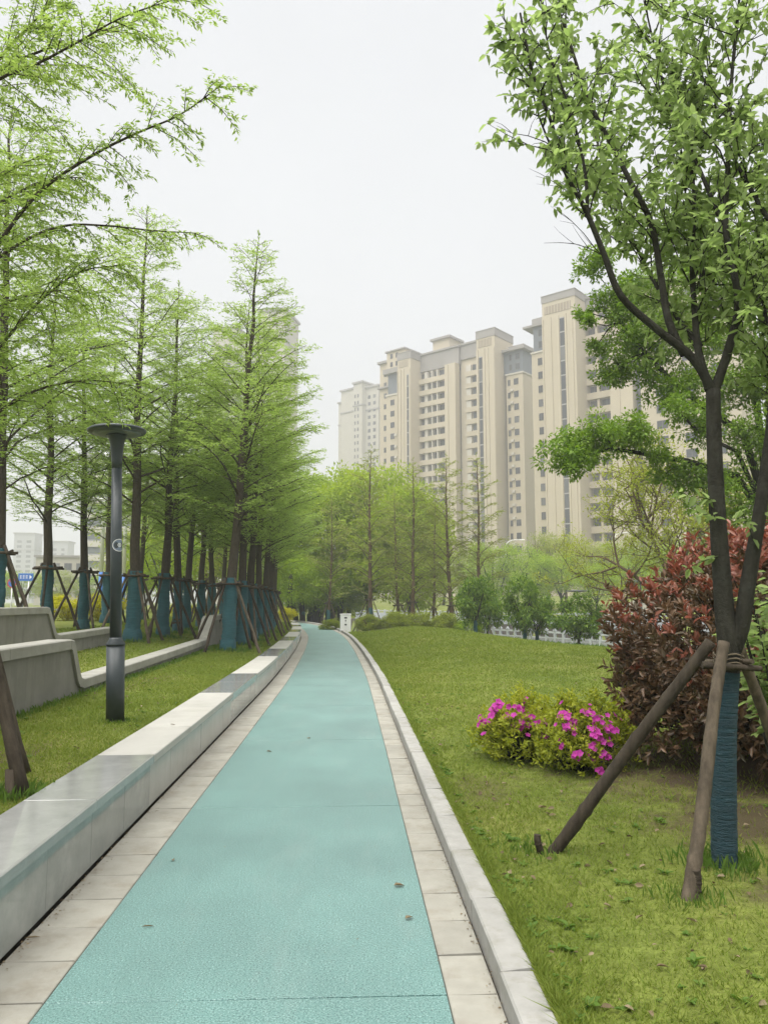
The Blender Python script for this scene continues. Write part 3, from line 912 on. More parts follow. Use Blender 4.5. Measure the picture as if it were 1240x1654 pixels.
ORD = ["first", "second", "third", "fourth", "fifth", "sixth", "seventh", "eighth", "ninth", "tenth"]
row1 = [(-3.57, 17.9, 9.9, 0, 0)] + [(float(xR(yy)) - 3.08 - .01 * i, yy, h, i + 1, (i % 3)) for i, (yy, h) in enumerate([(20.4, 9.3), (22.9, 9.8), (25.6, 9.2), (28.4, 9.7), (31.2, 9.4), (34.2, 10), (37.6, 9.5), (41.2, 9.8)])]
for i, (x, yy, H, v, w) in enumerate(row1):
    place_redwood(x, yy, H, v, v * 1.7 + .4, "feathery redwood, %s from the lamp in the row along the seat wall" % ORD[i], "redwoods along the seat wall", w, wz=1.0, lean=(0, .012) if i == 0 else (0, 0))
    place_prop(x, yy, .3 + i * .37, "brown pole prop around the %s redwood of the row along the seat wall" % ORD[i], "pole props along the seat wall", .95)
row2 = [(-6.0, 18.6, 10.7, 2, 1), (-5.85, 20.6, 9.6, 3, 0), (-6.15, 23.2, 9.9, 0, 2), (-6.45, 25.4, 9.3, 1, 2), (-6.7, 28.4, 9.6, 2, 0), (-7.1, 32, 9.8, 3, 1), (-7.6, 36.5, 9.5, 0, 0)]
for i, (x, yy, H, v, w) in enumerate(row2):
    place_redwood(x, yy, H, v, v * 2.3 + 1.4 + i, "feathery redwood, %s from the lamp in the row behind the nearer concrete wall" % ORD[i], "redwoods behind the nearer wall", w, lean=(0, .014) if i == 0 else (0, 0))
    place_prop(x, yy, .1 + i * .5, "brown pole prop around the %s redwood behind the nearer concrete wall" % ORD[i], "pole props behind the nearer wall", .9)
row3 = [(-7.05, 14.1, 10.4, 1, 2), (-8.35, 19.2, 9.7, 3, 2), (-8.2, 21.2, 9.2, 0, 2), (-9.3, 26, 9.6, 2, 0), (-9.8, 31, 9.5, 1, 1), (-10.4, 37, 9.6, 3, 0)]
for i, (x, yy, H, v, w) in enumerate(row3):
    place_redwood(x, yy, H, v, v * 1.1 + 2.2 + i, "feathery redwood, %s from the picture's left edge in the roadside row" % ORD[i], "redwoods of the roadside row", w)
    place_prop(x, yy, .55 + i * .4, "brown pole prop around the %s redwood of the roadside row" % ORD[i], "pole props of the roadside row", 1.1 if i == 0 else .9)

# far redwoods beyond the lawn, still thin in leaf
far_rw = [(-4.0, 56.0, 9.6, 0, "thin brownish redwood beside the path's far bend"),
          (-.85, 48.0, 11.6, 1, "tall sparse redwood straight behind the white cabinet"),
          (.95, 51.0, 9.6, 0, "slim bare-stemmed redwood between two stouter ones behind the hedge"),
          (1.72, 47.0, 10.7, 1, "sparse redwood with forked low branches behind the middle of the hedge"),
          (3.3, 52.0, 9.5, 0, "pale feathery redwood behind the hedge's right half"),
          (4.05, 46.5, 11.2, 0, "tall slender redwood at the hedge's right end"),
          (5.55, 45.5, 11.0, 1, "tall sparse redwood above the small round trees, nearest the canal")]
for i, (x, yy, H, v, lb) in enumerate(far_rw):
    place_redwood(x, yy, H, v, i * 1.9, lb, "sparse redwoods beyond the lawn", 2 if i < 2 else None, PROTO_P)
    place_prop(x, yy, .2 + i * .3, "dark pole prop around the " + lb.replace("tall ","").split(" behind")[0].split(" with")[0].split(" above")[0].split(" at the")[0]+(" behind the hedge" if i in (2,3,4) else " beyond the lawn"), "pole props beyond the lawn", 1.15, 2.15)

# the near redwood just outside the picture, its boughs reaching in
def near_redwood():
    x0, y0 = -2.85, 4.7
    zb = gz(x0, y0)
    t = empty("redwood_tree", (x0, y0, zb))
    tag(t, "near redwood whose long leafy boughs reach in at the upper left", "tree")
    rg = np.random.default_rng(21)
    tk = MB(); br = MB()
    tk.tube([(0, 0, -.15), (.01, 0, 1), (-.02, .01, 2.5), (-.08, .02, 4), (-.13, .02, 5.6), (-.15, .03, 7.5), (-.15, .03, 9.2)], [.16, .12, .105, .09, .065, .04, .012], 12)
    P = []; D = []; Nn = []; L = []
    def leaves(pts, q=1.0, leaf=.036):
        pts = np.array(pts)
        seg = np.diff(pts, axis=0); ln = np.linalg.norm(seg, axis=1).sum()
        m = max(3, int(ln / .0075 * q))
        t_ = rg.random(m) * (len(pts) - 1)
        i = np.minimum(t_.astype(int), len(pts) - 2); f = (t_ - i)[:, None]
        pos = pts[i] * (1 - f) + pts[i + 1] * f
        ax = unit(seg[i])
        side = unit(np.cross(ax, [0, 0, 1.0]) + 1e-6) * np.where(rg.random(m) < .5, -1, 1)[:, None]
        dd = ax * .6 + side * .75 + rg.normal(size=(m, 3)) * .25; dd[:, 2] -= .12
        P.append(pos); D.append(dd)
        Nn.append(np.array([0, 0, 1.]) + rg.normal(size=(m, 3)) * .45)
        L.append(leaf * rg.uniform(.6, 1.3, m))
    def bough(pts, r, dens=1.0, tl=.42):
        pts = [np.array(p, float) - np.array([x0, y0, zb]) for p in pts]
        # smooth
        dp = []
        for i in range(len(pts) - 1):
            a = pts[max(0, i - 1)]; b = pts[i]; c = pts[i + 1]; d = pts[min(len(pts) - 1, i + 2)]
            for u in (0, .25, .5, .75):
                dp.append(.5 * ((2 * b) + (-a + c) * u + (2 * a - 5 * b + 4 * c - d) * u * u + (-a + 3 * b - 3 * c + d) * u**3))
        dp.append(pts[-1])
        n = len(dp) - 1
        r *= .66
        tl *= 1.3
        br.tube(dp, [r * (1 - .88 * i / n) + .0015 for i in range(n + 1)], 6, cap=False)
        ln = sum(np.linalg.norm(dp[i + 1] - dp[i]) for i in range(n))
        m = int(ln / .06 * dens)
        for j in range(m):
            s = .12 + .88 * (j + rg.random()) / m
            x = s * n; k = min(n - 1, int(x)); f = x - k
            q = dp[k] * (1 - f) + dp[k + 1] * f
            ax = unit(dp[k + 1] - dp[k])
            sd = unit(np.cross(ax, [0, 0, 1.])) * (1 if j % 2 else -1)
            dr = unit(ax * rg.uniform(.4, 1.1) + sd * rg.uniform(.3, 1.0) + np.array([0, 0, rg.uniform(-.7, .3)]))
            lt = tl * rg.uniform(.35, 1.1) * (1.1 - .65 * s)
            tw = [q, q + dr * lt * .5, q + dr * lt + np.array([0, 0, -.22 * lt])]
            br.tube(tw, [.004, .003, .0015], 3, cap=False)
            leaves(tw, .8)
            for u in np.arange(.25, .95, .16):
                q2 = q + dr * lt * u + np.array([0, 0, -.10 * lt * u])
                d2 = unit(dr * .6 + unit(np.cross(dr, [0, 0, 1.])) * rg.choice([-1, 1]) * .8 + rg.normal(size=3) * .2)
                l2 = lt * rg.uniform(.25, .5)
                leaves([q2, q2 + d2 * l2 + np.array([0, 0, -.12 * l2])], .9)
        leaves(dp[-6:], 1.0)
    bough([(-2.92, 4.7, 2.86), (-2.65, 4.66, 3.41), (-2.42, 4.61, 3.74), (-2.16, 4.57, 4.06), (-1.82, 4.53, 4.28), (-1.54, 4.49, 4.4), (-1.26, 4.44, 4.49), (-1.0, 4.4, 4.66)], .026, .85, .40)
    bough([(-2.97, 4.7, 4.34), (-2.71, 4.62, 4.63), (-2.44, 4.53, 4.79), (-2.16, 4.45, 4.84), (-1.87, 4.37, 4.93), (-1.57, 4.28, 5.02), (-1.15, 4.2, 5.10)], .020, 1.0, .55)
    bough([(-2.97, 4.7, 4.05), (-2.77, 4.74, 4.63), (-2.58, 4.78, 5.12), (-2.4, 4.82, 5.4), (-2.28, 4.86, 5.62), (-2.16, 4.9, 5.94)], .022, 1.1, .5)
    bough([(-2.90, 4.7, 2.54), (-2.7, 4.8, 2.89), (-2.52, 4.9, 3.17), (-2.34, 5.0, 3.5), (-2.1, 5.1, 3.77), (-1.84, 5.2, 3.86)], .022, 1.0, .5)
    bough([(-2.93, 4.7, 3.1), (-2.67, 4.82, 3.6), (-2.42, 4.93, 3.91), (-2.2, 5.05, 4.08), (-1.95, 5.17, 4.14), (-1.65, 5.28, 4.16), (-1.35, 5.4, 4.20)], .018, .7, .4)
    bough([(-2.95, 4.7, 3.5), (-2.8, 4.9, 3.95), (-2.65, 5.1, 4.3), (-2.45, 5.3, 4.55), (-2.25, 5.5, 4.7)], .018, 1.1, .5)
    bough([(-2.95, 4.72, 3.3), (-2.8, 4.5, 3.6), (-2.65, 4.3, 3.85), (-2.45, 4.1, 4.0)], .016, 1.0, .45)
    bough([(-2.97, 4.72, 4.7), (-2.7, 4.9, 5.1), (-2.4, 5.0, 5.35), (-2.05, 5.05, 5.5), (-1.7, 5.0, 5.6)], .018, 1.0, .5)
    bough([(-2.88, 4.72, 2.3), (-2.65, 4.95, 2.65), (-2.42, 5.2, 2.95), (-2.15, 5.45, 3.1), (-1.9, 5.65, 3.12)], .020, 1.0, .5)
    bough([(-2.92, 4.74, 3.0), (-2.85, 5.1, 3.4), (-2.7, 5.5, 3.75), (-2.5, 5.85, 3.95), (-2.3, 6.1, 4.0)], .020, 1.0, .5)
    bough([(-2.95, 4.74, 3.8), (-2.9, 5.1, 4.3), (-2.8, 5.4, 4.7), (-2.65, 5.7, 5.0)], .018, 1.0, .5)
    for k in range(22):                       # boughs away from the picture
        h = 2.3 + k * .28
        a = 2.4 * k
        if math.cos(a) > -.1 and h < 5.9: a += 1.6 + math.pi * .5
        ln = max(.5, 1.9 * (1 - (h - 2) / 8))
        c, s = math.cos(a), math.sin(a)
        b0 = np.array([x0 - .05, y0, zb + h])
        bough([b0, b0 + np.array([c * .3, s * .3, .28]) * ln, b0 + np.array([c * .65, s * .65, .45]) * ln, b0 + np.array([c, s, .5]) * ln], .018, .45, .4)
    tk.build("trunk", M['bark'], t)
    br.build("branches", M['bark'], t)
    Pa, Da, Na, La = np.concatenate(P), np.concatenate(D), np.concatenate(Nn), np.concatenate(L)
    V, F = leaf_cards(Pa, Da, Na, La, La * .30)
    link("crown", np_mesh("crown", V, F, M['redwood']), t)
    link("wrap", WRAPS[2], t)
    g = empty("tree_prop", (x0, y0, zb))
    tag(g, "dark pole prop leaning in at the left edge behind the seat wall", "tree prop")
    for (bx, by, tx, ty) in ((-2.15, 4.80, -2.62, 4.73), (-2.45, 5.45, -2.75, 4.93), (-3.5, 5.1, -3.05, 4.85), (-3.4, 4.1, -3.0, 4.5)):
        bz = gz(bx, by) - .06
        v = Vector((tx - bx, ty - by, zb + 1.75 - bz))
        o = link("pole", POLES[0], g, (bx - x0, by - y0, bz - zb))
        o.rotation_mode = 'QUATERNION'; o.rotation_quaternion = v.to_track_quat('Z', 'Y')
        o.scale = (1.15, 1.15, v.length / 2.05)
    for k in range(4):
        o = link("tie_bar", BAR, g, (.17 * math.cos(R(90 * k)), .17 * math.sin(R(90 * k)), 1.6 - .035 * (k % 2)), (0, 0, R(90 * k + 90)))
    MB().tube([(0, 0, -.12), (-.02, .01, .17)], [.035, .032], 8).build("peg", M['pole'], g, (-2.22 - x0, 4.76 - y0, gz(-2.22, 4.76) - zb))
near_redwood()

# ------------------------------------------------------------------ broadleaf crowns for the middle and far ground
def broad_proto(seed, nclump, nleaf, leaf, wid, shape=(.40, .40, .36), zc=.62, trunk_r=.022, crown_low=.25, clump=.115, bark='bark_dark', spread=.9):
    """unit-height tree: limbs run to leaf clumps; gaps stay between the clumps"""
    rg = np.random.default_rng(seed)
    br = MB()
    cs = []
    while len(cs) < nclump:
        v = rg.normal(size=3); v /= np.linalg.norm(v)
        rr = rg.uniform(.45, 1.0)**.6
        p = np.array([v[0] * shape[0] * rr, v[1] * shape[1] * rr, zc + v[2] * shape[2] * rr])
        p[:2] *= 1 + .18 * math.sin(seed + 3 * math.atan2(v[1], v[0]))
        if p[2] > crown_low: cs.append(p)
    fork = np.array([rg.normal() * .01, rg.normal() * .01, max(.12, crown_low * .95)])
    br.tube([(0, 0, -.03), (fork[0] * .5, fork[1] * .5, fork[2] * .5), tuple(fork)], [trunk_r * 1.25, trunk_r, trunk_r * .85], 8)
    limbs = []
    for i in range(6):
        a = i * 1.05 + rg.random() * .6
        e = np.array([math.cos(a) * shape[0] * .5, math.sin(a) * shape[1] * .5, zc + rg.uniform(-.05, .2)])
        mid = fork * .5 + e * .5 + rg.normal(size=3) * .02
        br.tube([fork, mid, e], [trunk_r * .6, trunk_r * .42, trunk_r * .2], 5, cap=False)
        limbs += [mid, e]
    la = np.array(limbs)
    P = []; D = []; Nn = []; L = []
    for c in cs:
        k = np.argmin(((la - c)**2).sum(1))
        br.tube([la[k], (la[k] + c) / 2 + rg.normal(size=3) * .015, c], [trunk_r * .22, trunk_r * .15, trunk_r * .06], 3, cap=False)
        m = int(nleaf * rg.uniform(.6, 1.35))
        v = rand_dirs(m, rg); rr = rg.random(m)**.45
        r_ = clump * rg.uniform(.7, 1.3)
        pos = c + v * rr[:, None] * r_ * np.array([1.15, 1.15, .72])
        P.append(pos)
        d = v * spread + rg.normal(size=(m, 3)) * .6; d[:, 2] -= .25
        D.append(d)
        Nn.append(np.array([0, 0, .9]) + v * .5 + rg.normal(size=(m, 3)) * .45)
        L.append(leaf * rg.uniform(.6, 1.3, m))
    P = np.concatenate(P); D = np.concatenate(D); Nn = np.concatenate(Nn); L = np.concatenate(L)
    V, F = leaf_cards(P, D, Nn, L, L * wid)
    return br, V, F
BROAD = {}
def broad(kind, mat, bark, *a, **k):
    br, V, F = broad_proto(*a, **k)
    BROAD[kind] = (br.mesh("trunk", M[bark]), np_mesh("crown", V, F, M[mat]))
broad('bright_a', 'bright', 'bark_dark', 31, 110, 190, .023, .55, (.38, .38, .40), .58, .020, .20, .10)
broad('bright_b', 'bright', 'bark_dark', 32, 110, 190, .023, .55, (.43, .43, .39), .59, .020, .20, .11)
broad('green_a', 'green', 'bark_dark', 33, 70, 140, .024, .5, (.42, .42, .38), .58, .022, .18, .12)
broad('green_b', 'green', 'bark_dark', 34, 70, 140, .024, .5, (.46, .46, .34), .58, .022, .18, .12)
broad('olive_a', 'olive', 'bark_far', 35, 70, 140, .024, .5, (.42, .42, .40), .57, .020, .16, .12)
broad('yellow_a', 'yellow', 'bark_far', 36, 70, 130, .024, .5, (.46, .46, .36), .58, .022, .18, .12)
broad('purple_a', 'purple', 'bark_far', 37, 50, 120, .026, .5, (.36, .36, .42), .55, .022, .12, .12)
broad('osman_a', 'osmanthus', 'bark_dark', 38, 24, 170, .075, .42, (.52, .52, .40), .58, .032, .16, .17)
broad('osman_b', 'osmanthus', 'bark_dark', 39, 24, 170, .075, .42, (.48, .48, .42), .57, .032, .14, .17)
broad('gold_bush', 'gold', 'bark_far', 40, 60, 120, .060, .5, (.62, .62, .45), .50, .03, .05, .18)
broad('hedge_a', 'hedge', 'bark_far', 41, 90, 150, .055, .45, (.85, .6, .46), .48, .03, .04, .18)
broad('hedge_b', 'hedge', 'bark_far', 42, 90, 150, .055, .45, (.75, .6, .48), .46, .03, .04, .18)
broad('dark_bush', 'green', 'bark_dark', 43, 70, 130, .050, .5, (.6, .6, .46), .48, .03, .05, .17)

def place_broad(kind, x, y_, H, label, cat="tree", group=None, rz=0.0, wide=1.0, name="broadleaf_tree", z=None, wrap=None):
    t = empty(name, (x, y_, gz(x, y_) if z is None else z), rz)
    tag(t, label, cat, group)
    a, c = BROAD[kind]
    for nm, me in (("trunk", a), ("crown", c)):
        o = link(nm, me, t); o.scale = (H * wide, H * wide, H)
    if wrap: 
        o = link("wrap", WRAPS[2], t); o.scale = wrap
    return t

# grove where the path bends away
for i, (k, x, yy, H, w, lb) in enumerate([
        ('bright_a', -4.6, 66, 14.4, .95, "bright green tree whose crown tops the path's end"),
        ('bright_b', -1.2, 63, 14.2, .85, "bright yellow-green tree behind the tall sparse redwood"),
        ('bright_a', 2.0, 59, 12.2, .75, "light green tree filling in behind the hedge's middle redwoods"),
        ('bright_b', -9.2, 62, 12.0, .9, "bright green tree half hidden by the seat wall redwoods"),
        ('olive_a', -12.5, 55, 10.5, 1.0, "olive tree behind the far end of the seat wall row"),
        ('olive_a', -16, 60, 11.0, 1.0, "olive tree standing beyond the far redwoods, mostly hidden"),
        ('green_a', -13.2, 46, 6.2, 1.0, "mid green tree behind the row by the nearer wall"),
        ('olive_a', -16.5, 52, 5.5, 1.2, "olive green tree behind the second redwood row"),
        ('green_b', -38, 106, 5.2, 1.5, "grey-green tree across the road behind the blue-based posts"),
        ('olive_a', -44, 104, 5.0, 1.5, "hazy green tree across the road left of the posts"),
        ('green_a', -49.5, 106, 5.2, 1.5, "hazy green tree across the road by the blue direction sign"),
        ('olive_a', -54, 108, 5.2, 1.5, "hazy green tree across the road at the picture's left edge"),
        ('green_b', -22, 76, 7.0, 1.1, "dark green tree across the road right of the lamp post")]):
    place_broad(k, x, yy, H, lb, rz=i * 1.3, wide=w, group="broadleaf trees behind the redwoods")
def grove_trunk(x, yy, i):
    t = empty("broadleaf_tree", (x, yy, gz(x, yy)), i)
    tag(t, "dark leaning trunk, %s from the seat wall in the grove at the path's end" % ORD[i], "tree", "dark trunks in the grove at the path's end")
    a, c = BROAD['green_a' if i % 2 else 'green_b']
    mb = MB()
    l1, l2 = random.uniform(-.5, .5), random.uniform(-.5, .5)
    mb.tube([(0, 0, -.2), (l1 * .3, 0, 1.2), (l1 * .8, l2 * .4, 2.6), (l1 * 1.2, l2, 4.2)], [.30, .24, .21, .14], 8)
    mb.build("trunk", M['bark_dark'], t)
    o = link("crown", c, t, (l1 * .8, l2 * .6, .2)); o.scale = (5.6, 5.6, 6.2)
    if i % 3 != 1:
        o = link("wrap", WRAPS[0], t); o.scale = (1.25, 1.25, .9)
for i, (px, yy) in enumerate([(466, 57), (480, 63), (490, 60), (500, 66), (509, 61), (519, 67), (530, 63), (540, 66), (549, 62), (560, 65)]):
    grove_trunk((px - 620) / 1243 * yy, yy, i)

# small round trees at the lawn's edge above the canal
for i, (k, x, yy, H, w, lb, wr) in enumerate([
        ('osman_b', 4.05, 34.5, 2.55, .66, "small dense round tree with pale wrapped trunk, leftmost at the lawn's edge", (.62, .62, .40)),
        ('osman_a', 4.95, 37.5, 3.0, .55, "dark small tree just right of the leftmost round tree", None),
        ('osman_a', 6.0, 33.2, 2.75, .62, "small round tree with teal trunk, middle of the lawn's edge", (.62, .62, .42)),
        ('osman_b', 6.75, 34.4, 2.6, .55, "small tree with teal trunk crowding the middle one's right side", (.55, .55, .42)),
        ('osman_a', 8.0, 32.2, 2.15, .98, "spreading round-headed small tree, rightmost at the lawn's edge", None)]):
    place_broad(k, x, yy, H, lb, group="small round trees at the lawn's edge", rz=i * 1.7, wide=w, wrap=wr)

# hedge at the back of the lawn
for i, (x, yy, H, w, k, lb) in enumerate([
        (-2.75, 42.2, .85, 1.0, 'hedge_b', "dark azalea bush left of the white cabinet"),
        (-.75, 41.0, 1.0, 1.0, 'hedge_a', "yellow-green clipped bush just right of the white cabinet"),
        (.55, 40.6, 1.05, 1.0, 'hedge_b', "yellow-green clipped bush, second right of the white cabinet"),
        (1.85, 40.3, 1.12, 1.0, 'hedge_a', "clipped bush, third right of the white cabinet"),
        (3.1, 39.6, 1.15, .95, 'hedge_b', "darker green clipped bush, fourth right of the white cabinet"),
        (4.3, 39.0, 1.05, 1.0, 'dark_bush', "low dark bush at the hedge's right end")]):
    place_broad(k, x, yy, H, lb, "bush", "clipped bushes of the hedge behind the lawn", rz=i * .8, wide=w, name="hedge_bush")
place_broad('gold_bush', float(xR(44)) - 2.35, 44.0, .95, "round lime green bush at the far end of the seat wall", "bush", None, 0, .85, "round_bush")
for i, (x, yy, H, w, lb) in enumerate([(-9.9, 27.5, 1.05, 1.2, "golden clipped bush between the lamp post and the wrapped trunks"), (-11.4, 28.0, 1.0, 1.2, "golden clipped bush left of the lamp post"),
                                       (-8.9, 34.5, .85, 1.1, "golden-green bush behind the nearer wall redwoods"), (-7.9, 40, .95, 1.2, "golden-green bush behind the far redwoods")]):
    place_broad('gold_bush', x, yy, H, lb, "bush", "golden bushes by the road", rz=i, wide=w, name="golden_bush")

# trees and shrubs on the far bank, in front of the towers
bank = [('green_a', 795, 92, 8.6, 1.0, "round mid green tree on the far bank behind the leftmost small trees"),
        ('green_b', 835, 95, 8.8, .9, "green tree on the far bank under the curved white street light"),
        ('green_a', 858, 84, 6.6, .9, "shorter green tree on the far bank, lower in front"),
        ('purple_a', 873, 108, 9.8, .55, "narrow purple-leaved tree at the foot of the towers"),
        ('olive_a', 884, 100, 9.6, .75, "olive tree on the far bank right of the purple one"),
        ('green_b', 905, 86, 7.0, 1.0, "dark green tree on the far bank above the rightmost small tree"),
        ('yellow_a', 912, 98, 10.0, .85, "pale yellow-green tree topping the far bank thicket"),
        ('yellow_a', 950, 92, 8.2, 1.0, "broad yellow-green tree in the far bank thicket"),
        ('green_a', 960, 80, 5.2, 1.1, "dark low tree on the far bank beside the park lamp"),
        ('green_b', 1000, 95, 8.8, 1.0, "green tree behind the far bank park lamp"),
        ('green_a', 1020, 82, 5.6, 1.2, "dark low tree right of the far bank park lamp"),
        ('olive_a', 1050, 96, 9.0, 1.0, "olive tree behind the thin yellow tree"),
        ('green_b', 1105, 92, 8.6, 1.1, "green tree at the far bank thicket's right end"),
        ('olive_a', 760, 112, 9.0, 1.0, "hazy olive tree on the far bank behind the sparse redwoods"),
        ('green_a', 715, 118, 8.5, 1.1, "hazy green tree on the far bank, second from its left"),
        ('olive_a', 665, 125, 8.5, 1.1, "hazy tree on the far bank, leftmost of its row"),
        ('green_b', 1165, 90, 9, 1.2, "green far bank tree glimpsed behind the photinia")]
for i, (k, px, yy, H, w, lb) in enumerate(bank):
    place_broad(k, (px - 620) / 1243 * yy, yy, H, lb, group="far bank thicket", rz=i * .9, wide=w)

# ------------------------------------------------------------------ apartment towers
_wc = {}
def window(parent, u0, u1, w, z0, z1, mull=1, name="window"):
    key = (round(u1 - u0, 2), round(z1 - z0, 2), mull)
    if key not in _wc:
        a, b = key[0], key[1]
        mb = MB()
        t = .07
        mb.box(0, a, -.06, .02, 0, t, 0).box(0, a, -.06, .02, b - t, b, 0)
        mb.box(0, t, -.06, .02, t, b - t, 0).box(a - t, a, -.06, .02, t, b - t, 0)
        for k in range(1, mull + 1):
            c = a * k / (mull + 1)
            mb.box(c - .03, c + .03, -.055, .02, t, b - t, 0)
        mb.add([(t, -.02, t), (a - t, -.02, t), (a - t, -.02, b - t), (t, -.02, b - t)], [(0, 1, 2, 3)], 1)
        _wc[key] = mb.mesh("window", [M['b_frame'], M['glass']])
    return link(name, _wc[key], parent, (u0, w, z0))

FH = 3.25
def tower(label, O, ang=-40):
    t = empty("apartment_tower", (O[0], O[1], 0), R(ang))
    tag(t, label, "building")
    return t
def pier(t, u0, u1, w0, w1, ztop, band, strip, grooves, louver, zb=-1):
    """projecting stair tower: cream shaft, grey parapet, louvred panel, glazed strip between raised ribs"""
    zc = ztop - band
    box("pier_shaft", t, u0, u1, w0, w1, zb, zc, M['b_cream'])
    box("parapet", t, u0 - .12, u1 + .12, w0 - .12, w1 + .12, zc, ztop, M['b_grey'])
    box("parapet_cap", t, u0 - .2, u1 + .2, w0 - .2, w1 + .2, ztop, ztop + .18, M['b_grey'])
    box("louvre_panel", t, louver[0], louver[1], w0 - .05, w0, louver[2], louver[3], M['b_louvre'])
    for i in range(9):
        x = louver[0] + (louver[1] - louver[0]) * (i + .5) / 9
        box("louvre_fin", t, x - .06, x + .06, w0 - .12, w0 - .05, louver[2] + .05, louver[3] - .05, M['b_cream'])
    for g0, g1, gz1 in grooves:
        box("rib", t, g0, g1, w0 - .22, w0, zb, gz1, M['b_cream'])
    z = 5.0
    while z + FH < strip[2]:
        window(t, strip[0], strip[1], w0 - .02, z + .12, z + FH - .12, 0, "stair_window")
        box("strip_spandrel", t, strip[0], strip[1], w0 - .04, w0, z + FH - .12, z + FH + .12, M['b_band'])
        z += FH
def floors(zt, zb=6.0):
    z = zt; out = []
    while z > zb:
        out.append(z); z -= FH
    return out

# --- the long block in the middle
tm = tower("long cream apartment block with grey crown, left of the tallest tower", (3.77, 208))
pier(tm, 0, 4.6, 0, 9, 70.0, 1.9, (3.3, 4.0, 65.0), [(0, .12, 65.3), (1.0, 1.25, 65.3), (2.1, 2.4, 65.3), (4.1, 4.45, 65.3)], (.5, 3.6, 65.9, 67.7))
box("wall", tm, 4.6, 14.2, 5.0, 16, -1, 64.9, M['b_cream'])
box("crown", tm, 4.6, 17.45, 4.4, 16, 64.9, 69.6, M['b_grey'])
box("crown_cap", tm, 4.6, 17.7, 4.1, 16, 69.6, 70.1, M['b_grey'])
for z in floors(62.6):
    box("balcony_parapet", tm, 4.6, 13.8, 3.7, 5.0, z - 1.35, z, M['b_cream'])
    window(tm, 4.7, 6.1, 4.98, z + .02, z + 1.85, 1)
    box("balcony_column", tm, 6.25, 7.25, 4.1, 4.99, z, z + 1.9, M['b_white'])
    for a, b in ((7.4, 8.7), (9.05, 10.45), (10.85, 12.4)):
        window(tm, a, b, 4.98, z + .02, z + 1.85, 1)
    box("balcony_column", tm, 8.72, 9.0, 3.8, 4.99, z, z + 1.9, M['b_white'])
    box("balcony_column", tm, 10.5, 10.8, 3.8, 4.99, z, z + 1.9, M['b_white'])
box("wall", tm, 13.82, 17.3, 2.9, 5.0, -1, 64.89, M['b_cream'])
box("rib", tm, 14.9, 15.1, 2.7, 2.9, -1, 64.6, M['b_cream'])
box("wall", tm, 17.3, 26.0, 5.6, 16, -1, 66.0, M['b_cream'])
box("crown", tm, 17.46, 26.0, 5.2, 16, 66.0, 69.9, M['b_grey'])
box("crown_cap", tm, 17.72, 26.0, 4.9, 16, 69.9, 70.4, M['b_grey'])
for z in floors(62.3):
    box("balcony_parapet", tm, 19.3, 25.9, 4.8, 5.6, z - 1.35, z, M['b_cream'])
    box("balcony_column", tm, 19.4, 20.9, 5.0, 5.58, z, z + 1.75, M['b_white'])
    window(tm, 21.1, 23.4, 5.58, z + .02, z + 1.8, 1)
box("roof_room", tm, 5.6, 11.2, 9, 15, 69.0, 74.8, M['b_cream'])
box("roof_room_cap", tm, 5.0, 11.8, 8.4, 15.6, 74.8, 75.4, M['b_grey'])
for u in (-1.8, -.6, .4, 1.6):
    MB().tube([(u, 6, 70), (u, 6, 72.2 + .5 * math.sin(u * 3))], .12, 5).build("antenna", M['b_band'], tm)
pier(tm, 26.0, 31.4, 0, 9, 70.3, 1.9, (26.7, 27.7, 65.2), [(26.0, 26.5, 65.5), (28.2, 28.5, 65.5), (29.3, 29.6, 65.5), (31.1, 31.3, 65.5)], (26.5, 30.5, 66.0, 68.0))
box("wall", tm, 31.4, 32.2, 7, 16, -1, 64.0, M['b_darkglass'])
for z in floors(61):
    window(tm, 31.42, 32.15, 6.98, z, z + 2.2, 0)
box("wall", tm, 32.2, 37.0, 4, 12.5, -1, 58.5, M['b_cream'])
box("cornice", tm, 32.0, 37.2, 3.8, 12.6, 58.5, 58.9, M['b_white'])
box("dark_storeys", tm, 31.45, 36.9, 4.3, 12.4, 58.9, 64.6, M['b_darkglass'])
box("roof_slab", tm, 30.9, 37.9, 3.2, 13, 64.6, 65.2, M['b_grey'])
box("roof_slab", tm, 32.6, 37.0, 4.6, 12.5, 65.2, 66.2, M['b_grey'])
for z in (59.8, 62.4):
    for a, b in ((33.0, 33.7), (34.8, 36.0)):
        window(tm, a, b, 4.28, z, z + 1.5, 0)
for z in floors(55.8):
    window(tm, 32.65, 33.4, 3.98, z, z + 1.5, 0)
    window(tm, 34.4, 35.7, 3.98, z, z + 1.6, 1)
box("wall", tm, -6.6, 0, 3, 13, -1, 59.6, M['b_cream'])
box("cornice", tm, -6.8, 0, 2.8, 13, 59.6, 60.1, M['b_white'])
box("dark_storeys", tm, -6.2, 0, 3.3, 13, 60.1, 66.0, M['b_darkglass'])
box("roof_slab", tm, -7.2, 0, 2.2, 13, 66.0, 67.4, M['b_grey'])
box("wall", tm, -6.7, 0, 3.4, 13, 67.4, 72.6, M['b_cream'])
box("roof_slab", tm, -7.1, .2, 3.0, 13.2, 72.6, 73.0, M['b_grey'])
for z in (68.2, 70.6):
    for a in (-5.4, -3.4): window(tm, a, a + .9, 3.38, z, z + 1.4, 0)
for z in floors(56.8):
    window(tm, -5.0, -3.6, 2.98, z, z + 1.6, 1)
    window(tm, -1.3, -.5, 2.98, z, z + 1.6, 0)
box("wall", tm, -13.2, -6.6, 8, 18, -1, 71.6, M['b_cream'])
box("roof_slab", tm, -13.8, -6.5, 7.4, 18, 71.6, 72.3, M['b_grey'])
box("roof_slab", tm, -13.8, -6.61, 7.4, 10, 64.0, 64.5, M['b_grey'])
